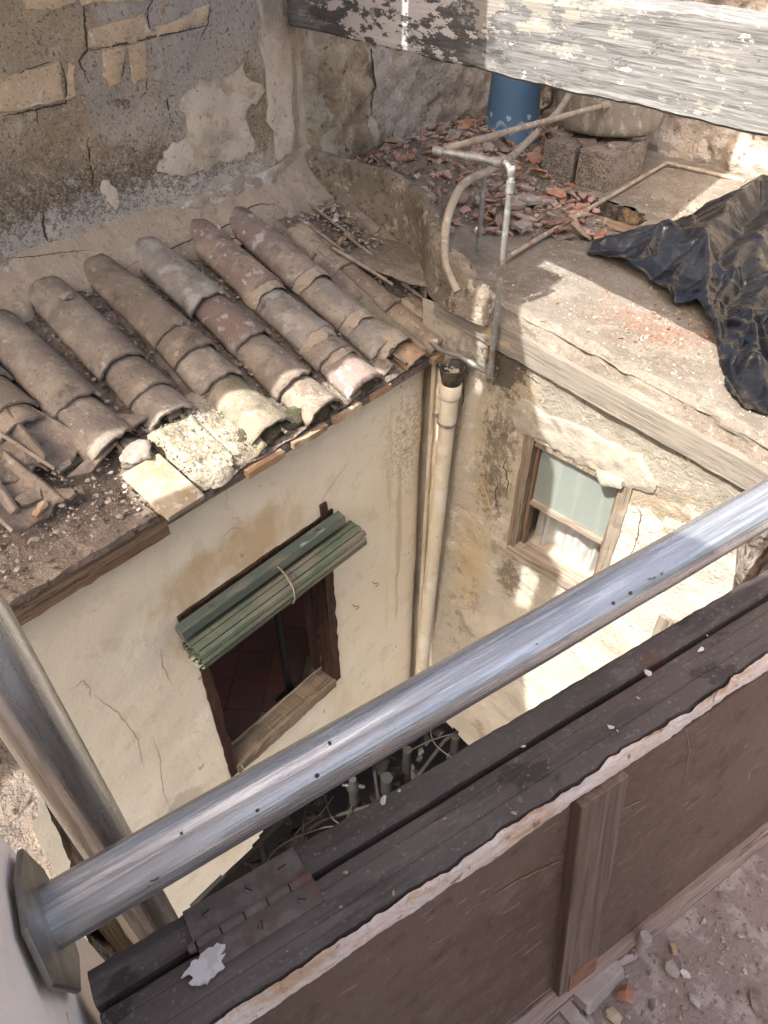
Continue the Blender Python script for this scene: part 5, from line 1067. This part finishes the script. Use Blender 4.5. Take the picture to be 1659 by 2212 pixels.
for k, (q_, w_) in enumerate((([(1060, 1935), (1110, 1905), (1160, 1880), (1228, 1850)], .0035), ([(1010, 1962), (1060, 1936)], .0016), ([(930, 2040), (975, 2015)], .0012), ([(1100, 2010), (1128, 1990)], .001), ([(800, 2130), (860, 2095)], .001), ([(1150, 2060), (1165, 2040)], .0012))): crackline(FF @ LEAN, pnl, q_, w_, k + 40, 'scratch', m_scr if k < 2 else m_scp, le, 1.2)
mb = MB(); mb.box((.457, -.006, .03), (X1, .04, HL - .036)); pnr = lp(mb, 'panel', m_leafface)
for k, (q_, w_) in enumerate((([(1350, 1745), (1385, 1728)], .003), ([(1480, 1560), (1488, 1620), (1478, 1700)], .0009), ([(1560, 1850), (1640, 1790)], .0012), ([(1400, 1905), (1500, 1840), (1540, 1815)], .0012), ([(1420, 1700), (1445, 1685)], .0012), ([(1500, 1530), (1512, 1520)], .002), ([(1590, 1640), (1630, 1615)], .001), ([(1450, 1790), (1490, 1765)], .001))): crackline(FF @ LEAN, pnr, q_, w_, k + 60, 'scratch', m_scp, le, 1.5)
mb = MB(); mb.box((.383, -.0145, .02), (.4565, .045, HL - .0352)); m_munt = woodmat('dusty_brown_stile', (.165, .11, .08), (.21, .15, .115), (.115, .075, .053), ax=2, rough=.7, k=1.6, bs=.3)
o = lp(mb, 'muntin', m_munt); bevel(o, .002)
mb = MB(); mb.box((X0, -.008, HL - .05), (.3825, .0025, HL - .0358)); 
mb = MB(); rough_bar(mb, (X0, -.022, -.006), (.9, .05, .035), 60, .003, 4); rough_bar(mb, (.9, -.022, -.006), (X1, .05, .035), 30, .003, 6); lp(mb, 'bottom_stile', m_skirt)
mb = MB(); mb.box((.40, -.0165, .035), (.455, -.0146, .085)); lp(mb, 'bare_patch', MT('bare_orange_wood', (.27, .135, .085), [dict(c=(.2, .1, .065), s=(20, 20, 60), lo=.5, hi=.6)]))
# far leaf
fe, part = thing('folded_door_leaf', 'dark narrow edge of the second door leaf, hinged behind the first', 'door', FF @ LEAN)
mb = MB(); prof = [(.066, -.004), (.069, .0), (.095, .001), (.101, -.003), (.102, -.03), (.066, -.03)]; vs = []
for i in range(nx + 1):
    x = X0 - .002 + (X1 - X0) * i / nx; dz = .003 * FN((x, 0, 0), 9, 13)
    for j, (y, z) in enumerate(prof): vs.append(Vector((x, y + (.003 * min(0, FN((x, 0, 0), 10, 4)) + .0015 * FN((x, 0, 0), 60, 4) if j in (2, 3) else .001 * FN((x, 0, 0), 20, j)) + .004, HL + z + .001 * FN((x, y * 50, 0), 12, 5))))
m_ = len(prof); mb.add(vs, [(i * m_ + k, (i + 1) * m_ + k, (i + 1) * m_ + (k + 1) % m_, i * m_ + (k + 1) % m_) for i in range(nx) for k in range(m_)] + [tuple(range(m_)), tuple(nx * m_ + k for k in range(m_))])
mb.build('top_stile', m_leaftop, fe, Matrix.Identity(4))
MB().box((X0, .072, .0), (X1, .10, HL - .031)).build('panel', m_leafface, fe, Matrix.Identity(4))
# hinge
m_hinge = MT('dusty_rusty_hinge', (0.125, 0.098, 0.085), [dict(c=(.165, .135, .12), s=40, lo=.45, hi=.6), dict(c=(.13, .075, .055), s=14, lo=.52, hi=.62)], rough=.75, bump=[(60, .001)])
he, part = thing('hinge', 'rusty brown butt hinge screwed across the two door edges', 'hinge', FF @ LEAN, (.02, .065, HL))
hx0, hx1 = -.034, .088
part('hinge_plate', MB().box((hx0, .036, HL + .0005), (hx1, .062, HL + .0032)), m_hinge)
part('hinge_plate', MB().box((hx0 - .002, .070, HL + .0005), (hx1 - .003, .104, HL + .0034)), m_hinge)
for k in range(5):
    a = hx0 + (hx1 - hx0) * k / 5; part('knuckle', MB().tube([(a + .0006, .066, HL + .003), (a + (hx1 - hx0) / 5 - .0006, .066, HL + .003)], .0052, 12), m_hinge)
part('pin_head', MB().tube([(hx0 - .008, .066, HL + .003), (hx0 - .001, .066, HL + .003)], [.0045, .006], 12), m_hinge)
for (x, y) in ((hx0 + .018, .047), (hx0 + .060, .048), (hx0 + .103, .049), (hx0 + .018, .090), (hx0 + .062, .088), (hx0 + .1, .09)):
    s_ = part('screw', MB().tube([(x, y, HL + .003), (x, y, HL + .0038), (x, y, HL + .0042)], [.0048, .0046, .003], 14), m_hinge)
    MB().box((-.0045, -.0006, .0), (.0045, .0006, .0004), Matrix.Rotation(random.uniform(0, 3), 4, 'Z')).build('slot', m_black, s_, Matrix.Translation(Vector((x, y, HL + .0041)) - Vector((.02, .065, HL))))
# lock bolt at the foot
m_lock = MT('dusty_painted_lock', (0.34, 0.28, 0.245), [dict(c=(.42, .36, .32), s=20, lo=.45, hi=.6), dict(c=(.1, .07, .06), s=40, lo=.6, hi=.68)], rough=.7, bump=[(60, .001)])
q = hit(1290, 2105, FF, (0, 0, 1), .235)
lk, part = thing('rim_lock', 'dusty rim lock with a round knob at the foot of the door leaf', 'lock', FF, (q.x, q.y, .2))
Mk = Matrix.Translation((q.x, q.y, .215)) @ Matrix.Rotation(rad(6), 4, 'Z')
o = part('lock_case', MB().add([Mk @ Vector(v) for v in [(-.05, -.028, -.015), (.045, -.028, -.015), (.045, .02, -.015), (-.05, .02, -.015), (-.042, -.018, .018), (.04, -.020, .018), (.045, .02, .018), (-.05, .02, .018)]], [(0, 1, 2, 3), (4, 5, 6, 7), (0, 1, 5, 4), (1, 2, 6, 5), (2, 3, 7, 6), (3, 0, 4, 7)]), m_lock); bevel(o, .002)
part('rivet', MB().tube([Mk @ Vector((.005, .0, .018)), Mk @ Vector((.005, .0, .0195))], .004, 10), m_lock)
part('bolt_arm', MB().tube([Mk @ Vector((.04, -.005, .0)), Mk @ Vector((.07, -.012, .0)), Mk @ Vector((.078, -.015, .0))], [.008, .010, .009], 12), m_lock)
kb = Mk @ Vector((.088, -.016, -.008)); part('knob', MB().tube([kb, kb + Vector((.003, .002, .02)), kb + Vector((.006, .004, .045)), kb + Vector((.0065, .0045, .048))], [.010, .0105, .0105, .008], 18), m_lock)
part('strike', MB().box((-.075, -.035, -.015), (-.052, .01, .0), Mk), m_lock)

# railing and post
RK = .955
rl = CAMP + (Vector((-.309, .236, .78)) - CAMP) * RK; rr_ = CAMP + (Vector((.497, .712, .854)) - CAMP) * RK; rd_ = (rr_ - rl).normalized()
rA = rl - rd_ * .012; rB = rl + rd_ * 2.2
Lr = (rB - rA).length; Mrail = Matrix.Translation(rA) @ rd_.to_track_quat('X', 'Z').to_matrix().to_4x4()
ra, part = thing('scaffold_rail', 'galvanised steel tube rail crossing the foreground, flanged to the left jamb', 'rail', Mrail)
N_ = 60; mb = MB(); mb.tube([(Lr * i / N_, .0006 * FN((i * .3, 0, 0), 1, 3), .0006 * FN((i * .3, 5, 0), 1, 3)) for i in range(N_ + 1)], .0300 * RK, 64); part('tube', mb, m_galv)
part('weld_ring', MB().tube([(.0, 0, 0), (.006, 0, 0), (.012, 0, 0)], [.034, .033, .0285], 40), m_plate)
pc_ = FF.inverted() @ rA
ppoly = [(.292, .770), (.269, .865), (.300, .905), (.35, .895), (.392, .862), (.400, .80), (.385, .758), (.335, .738)]
mb = MB(); nP = len(ppoly); xP = -.137
mb.add([Vector((xP + .006, y, z)) for y, z in ppoly] + [Vector((xP, y, z)) for y, z in ppoly], [tuple(range(nP)), tuple(range(2 * nP - 1, nP - 1, -1))] + [(i, i + nP, (i + 1) % nP + nP, (i + 1) % nP) for i in range(nP)])
Mi = Mrail.inverted() @ FF; mb.v = [Mi @ v for v in mb.v]; o = part('wall_flange', mb, m_plate); bevel(o, .002)
def railmark(px, py, sx, sy, nm, lab):
    o_ = Mrail.inverted() @ CAMP; d_ = (Mrail.inverted().to_3x3() @ ray(px, py)).normalized(); a_ = d_.y ** 2 + d_.z ** 2; b_ = 2 * (o_.y * d_.y + o_.z * d_.z); c_ = o_.y ** 2 + o_.z ** 2 - (.0300 * RK + .0003) ** 2
    dis = b_ * b_ - 4 * a_ * c_
    if dis < 0: return
    p = o_ + d_ * ((-b_ - math.sqrt(dis)) / (2 * a_)); nn = Vector((0, p.y, p.z)).normalized(); t = Vector((1, 0, 0)); b2 = nn.cross(t); n_ = 10
    mb = MB().add([p + t * sx * cos(2 * pi * k / n_) * (1 + .2 * sin(k * 2.3)) + b2 * sy * sin(2 * pi * k / n_) + nn * .0003 for k in range(n_)], [tuple(range(n_))]); part(nm, mb, m_crack)
for (px, py, sx, sy) in ((1325, 1303, .0022, .0022), (1362, 1281, .0025, .0022), (712, 1605, .0016, .0022), (685, 1676, .0024, .002), (556, 1751, .002, .0016), (392, 1800, .0014, .0014)): railmark(px, py, sx, sy, 'dark_spot', '')
for (px, py, sx, sy) in ((1402, 1251, .0005, .0022), (1405, 1249.5, .0013, .0005), (1408, 1252, .0005, .0012), (1413, 1250, .0018, .0005), (1414, 1247, .0018, .0005), (1411, 1249, .0004, .0016), (1428, 1240, .0005, .002), (1431, 1241, .0015, .0005), (1431, 1237, .0016, .0005)): railmark(px, py, sx, sy, 'stamp_mark', '')
pz = MB().tube([(0, 0, 0), (0, 0, 1.0), (0, 0, 2.0), (0, 0, 4.3)], .0300, 48)
o = pz.build('scaffold_post', m_galv2 := MT('galvanised_post', (0.60, 0.60, 0.595), [dict(c=(.34, .32, .30), s=(40, 40, 2.5), lo=.42, hi=.62), dict(c=(.62, .6, .57), s=(60, 60, 5), lo=.52, hi=.65)], rough=.3, metal=.8, rr=((60, 60, 4), .2, .36), bump=[(dict(s=(160, 160, 4)), .0006)]), None, Matrix.Translation((-.345, .381, -3.0)))
tag(o, 'upright galvanised steel tube behind the rail at the left', 'post')

# jambs and broken walls of the opening
jl, part = thing('left_jamb', 'smooth pinkish plaster jamb at the bottom left of the opening', 'wall', FF)
mb = MB(); ys = cuts(-1.2, .405, .04); zs = cuts(.1, 2.0, .04); vs = [Vector((-.143 + .002 * FN((y, z, 0), 5, 3), y, z)) for y in ys for z in zs]; m_ = len(zs)
mb.add(vs, [(i * m_ + k, (i + 1) * m_ + k, (i + 1) * m_ + k + 1, i * m_ + k + 1) for i in range(len(ys) - 1) for k in range(m_ - 1)], True); mb.box((-.6, -1.2, .1), (-.147, .41, 2.0)); part('plaster_face', mb, m_reveal)
sw, part = thing('broken_side_wall', 'broken mortar and rubble wall stump at the left behind the steel post', 'wall', FF)
mb = MB(); xs = cuts(-.9, -.2, .025); ys = cuts(.42, .96, .025); ny = len(ys)
for x in xs:
    for y in ys: mb.v.append(Vector((x + .02 * FN((x, y, 0), 8, 3), y, .36 - .5 * max(0, .62 - y) + .05 * FN((x, y, 0), 5, 5) + .03 * FN((x, y, 0), 16, 6))))
for i in range(len(xs) - 1):
    for k in range(ny - 1): mb.f.append((i * ny + k, (i + 1) * ny + k, (i + 1) * ny + k + 1, i * ny + k + 1)); mb.sm.append(True)
xs_ = -.195
vs = []; zs = cuts(-.9, .30, .03)
for y in ys:
    for z in zs: vs.append(Vector((xs_ + .02 * FN((y, z, 0), 8, 3) + .01 * FN((y, z, 0), 24, 5), y, min(z, .36 - .5 * max(0, .62 - y) + .03))))
m_ = len(zs)
mb.add(vs, [(i * m_ + k, (i + 1) * m_ + k, (i + 1) * m_ + k + 1, i * m_ + k + 1) for i in range(len(ys) - 1) for k in range(m_ - 1)], True); part('rubble_core', mb, m_rubw)
m_strip = woodmat('limewashed_plank', (.60, .50, .36), (.68, .6, .46), (.35, .25, .17), ax=2)
mb = MB(); rough_bar(mb, (-.19, .60, -1.1), (-.16, .68, .26), 30, .004, 5); part('limewashed_plank', mb, m_strip)
mb = MB().box((X1 - .4, .12, -2), (X1 + .5, .5, 1.2)); 
wj, part = thing('white_wood_jamb', 'cracked wooden jamb with flaking white paint at the right behind the rail', 'jamb', FF, (.85, .36, .5))
mb = MB(); nseg = 40; vs = []
for i in range(nseg + 1):
    z = .30 + .355 * i / nseg
    for k in range(12):
        a = 2 * pi * k / 12; r = .042 * (1 + .16 * FN((cos(a), sin(a), z * 6), 1.3, 4)) * (1 if i < nseg else .7); vs.append(Vector((1.16 - .38 * (z - .43) + r * cos(a) * 1.2, .44 + r * sin(a), z)))
mb.add(vs, [(i * 12 + k, i * 12 + (k + 1) % 12, (i + 1) * 12 + (k + 1) % 12, (i + 1) * 12 + k) for i in range(nseg) for k in range(12)] + [tuple(nseg * 12 + k for k in range(12))]); part('post', mb, m_whitewood)
sw2 = MB().box((-.13, .42, -2.2), (3.0, .56, .35)); 
# floor of the near side
mb = MB(); xs = cuts(-.14, 2.2, .03); ys = cuts(-1.4, .16, .03); vs = [Vector((x, y, .198 + .006 * FN((x, y, 0), 6, 3) + .003 * FN((x, y, 0), 22, 4))) for x in xs for y in ys]; m_ = len(ys)
mb.add(vs, [(i * m_ + k, (i + 1) * m_ + k, (i + 1) * m_ + k + 1, i * m_ + k + 1) for i in range(len(xs) - 1) for k in range(m_ - 1)], True); o = mb.build('floor_ground', m_floor, None, FF); tag(o, 'dusty rubble strewn floor in front of the door leaf', kind='structure')
def pf(rng):
    x = rng.uniform(.2, 1.4); y = -.5 + .62 * rng.random() ** .7
    return (x, y, .2)
def pf2(rng):
    x = rng.uniform(.4, 1.2); y = -.35 + .45 * rng.random() ** .8
    return (x, y, .2)
scatter('floor_chips', FF, pf2, 70, .004, .011, m_chip, 'scattered stone chips of many sizes on the dusty floor', 43, .5)
scatter('floor_grit', FF, pf, 2600, .0012, .006, m_stonec, 'grit and crumbs on the dusty floor', 41, .7)
for k, (px, py, s_, lab, mt) in enumerate(((1455, 2047, .014, 'orange brick crumb on the dusty floor nearest the door', m_brick), (1450, 2090, .016, 'pale stone on the floor below the orange crumb', m_chip), (1500, 2160, .012, 'flat grey stone at the bottom of the floor', m_chip), (1480, 2105, .009, 'small white pebble on the floor', m_flake), (1600, 2020, .009, 'grey pebble toward the right of the floor', m_stonec), (1640, 2170, .022, 'dusty flat stone in the bottom right corner', m_floor), (1325, 2195, .016, 'orange brick bit under the lock knob', m_brick), (1265, 2200, .014, 'pale lump beside the lock', m_chip), (1410, 2170, .012, 'round grey stone right of the lock', m_stonec), (1560, 1935, .010, 'small grey stone near the leaf foot', m_stonec), (1350, 2150, .02, 'dark red clay chip under the lock bolt', m_shard), (1520, 1990, .009, 'tiny pale stone on the upper floor', m_chip))):
    q = hit(px, py, FF, (0, 0, 1), .205); place(MB().rock((0, 0, 0), s_, random.Random(k + 50), .55, .75), 'stone', mt, FF, (q.x, q.y, .205), (0, 0, random.uniform(0, 360)), lab, 'stone', 'loose stones on the dusty floor')
# crumbs on the leaf edge, and the big white flake
Mt = FF @ LEAN
q = (Mt.inverted() @ FF) @ hit(447, 2082, FF, (0, 0, 1), .752); rng = random.Random(12)
poly = [(.021 * cos(a_) * (1 + .45 * FN((cos(a_) * 2, sin(a_) * 2, 0), 1, 5)) + rng.uniform(-.0008, .0008), .012 * sin(a_) * (1 + .5 * FN((cos(a_) * 2, sin(a_) * 2, 4), 1, 5)) + rng.uniform(-.0006, .0006)) for a_ in [2 * pi * k / 36 for k in range(36)]]
o = MB().plate(poly, .0025).build('paint_flake', m_flake, None, Mt @ Matrix.Translation((q.x, q.y, HL + .0065)) @ Matrix.Rotation(rad(8), 4, 'Z') @ Matrix.Rotation(rad(4), 4, 'X')); tag(o, 'large white paint flake lying beside the hinge', 'paint flake')
wc = ['right of the hinge', 'left of the middle near the gap', 'in the middle of the near edge', 'above the chipped lip right of the hinge', 'just below the hinge end', 'at the right on the far strip', 'near the right end by the gap', 'at the right beside the gap', 'farthest right of the white ones', 'in the middle of the far strip', 'on the far strip, larger', 'on the far strip, smaller', 'on the near edge at the right', 'right of the middle, grey and lumpy']
for k, (px, py, c, s_) in enumerate(((745, 1875, 0, .0035), (960, 1760, 0, .003), (1110, 1755, 0, .004), (850, 1930, 0, .0035), (735, 1955, 0, .003), (1335, 1575, 0, .003), (1530, 1360, 0, .003), (1400, 1440, 1, .007), (1515, 1395, 1, .006), (1130, 1600, 1, .004), (820, 1700, 1, .006), (860, 1690, 1, .004), (1380, 1500, 0, .003), (1320, 1565, 1, .006))):
    q = (Mt.inverted() @ FF) @ hit(px, py, FF, (0, 0, 1), .752)
    place(MB().rock((0, 0, 0), s_, random.Random(k + 70), .5, .6), 'crumb', m_brick if c == 0 else m_flake, Mt, (q.x, min(max(q.y, .004), .098), HL + .003), (0, 0, k * 50), ('tiny orange brick crumb on the door edge ' if c == 0 else 'tiny white plaster crumb on the door edge ') + wc[k], 'crumb', 'orange crumbs on the door edges' if c == 0 else 'white crumbs on the door edges')

# ================================================================== unseen slabs added overhead, cut to shape the shade and sun patches
mv = Vector((sin(rad(133)), cos(rad(133)))); sv = Vector((sin(rad(43)), cos(rad(43)))); 
def slab(name, lab, outer, holes=(), ZS=2.6):
    sh = (3.0 - ZS) / math.tan(rad(SUN_EL))
    loops = [[Vector((*(mv * c + sv * (a + sh)), 0)) for c, a in lp_] for lp_ in [outer] + list(holes)]
    tris = geometry.tessellate_polygon(loops); pts = [p for l in loops for p in l]; n = len(pts)
    mb = MB(); mb.add([Vector((p.x, p.y, ZS)) for p in pts] + [Vector((p.x, p.y, ZS + .02)) for p in pts], [tuple(t) for t in tris] + [tuple(i + n for i in t[::-1]) for t in tris])
    o_ = 0
    for l in loops:
        m_ = len(l); mb.f += [(o_ + i, o_ + (i + 1) % m_, o_ + (i + 1) % m_ + n, o_ + i + n) for i in range(m_)]; mb.sm += [False] * m_; o_ += m_
    o = mb.build(name, m_tile, None, FW); return tag(o, lab, 'roof')
def wav(l, seed, amp=.02, n=6): return ragged(l, seed, amp, n)
slab('added_shade_slab', 'added unseen slab above the courtyard, its outline and gaps cut for the sun patches',  # added blocker, its edge and gaps follow the wanted sun patches
     wav([(-3.2, -1.9), (-1.75, -1.9), (-.85, -1.9), (-.88, -1.40), (-1.0, -1.10), (-1.05, -.86), (-.93, -.80), (-.92, -.55), (-1.04, -.50), (-1.07, -.20), (-1.19, -.02), (-1.32, .2), (-1.42, .36), (-1.44, .70), (-1.60, .73), (-1.63, .98), (-1.43, 1.0), (-1.42, 1.6), (-1.62, 3.3), (-3.2, 3.3)], 4, .012),
     [wav([(-1.672, -1.45), (-1.95, -1.36), (-1.93, -1.05), (-1.90, -.90), (-1.82, -.5), (-1.76, -.27), (-1.672, -.22)], 7, .03, 5), [(-1.13, -.82), (-1.04, -.80), (-1.03, -.62), (-1.12, -.60)], [(-1.505, -.05), (-1.47, -.05), (-1.465, .14), (-1.47, .33), (-1.50, .33), (-1.51, .15)], [(-2.03, .85), (-2.0, .85), (-2.0, 1.0), (-2.03, 1.0)]])
slab('added_near_shade_slab', 'added unseen slab above the opening, cut to shade the door edge and rail',  # added blocker, its tab throws the shade band on the rail
     [(-.57, -2.5), (-.37, -1.7), (-.232, -1.19), (-.19, -1.06), (-.16, -.96), (-.26, -.95), (-.24, -.80), (-.10, -.77), (-.04, -.60), (.1, .0), (.7, .0), (.8, -2.3)], (), 2.3)
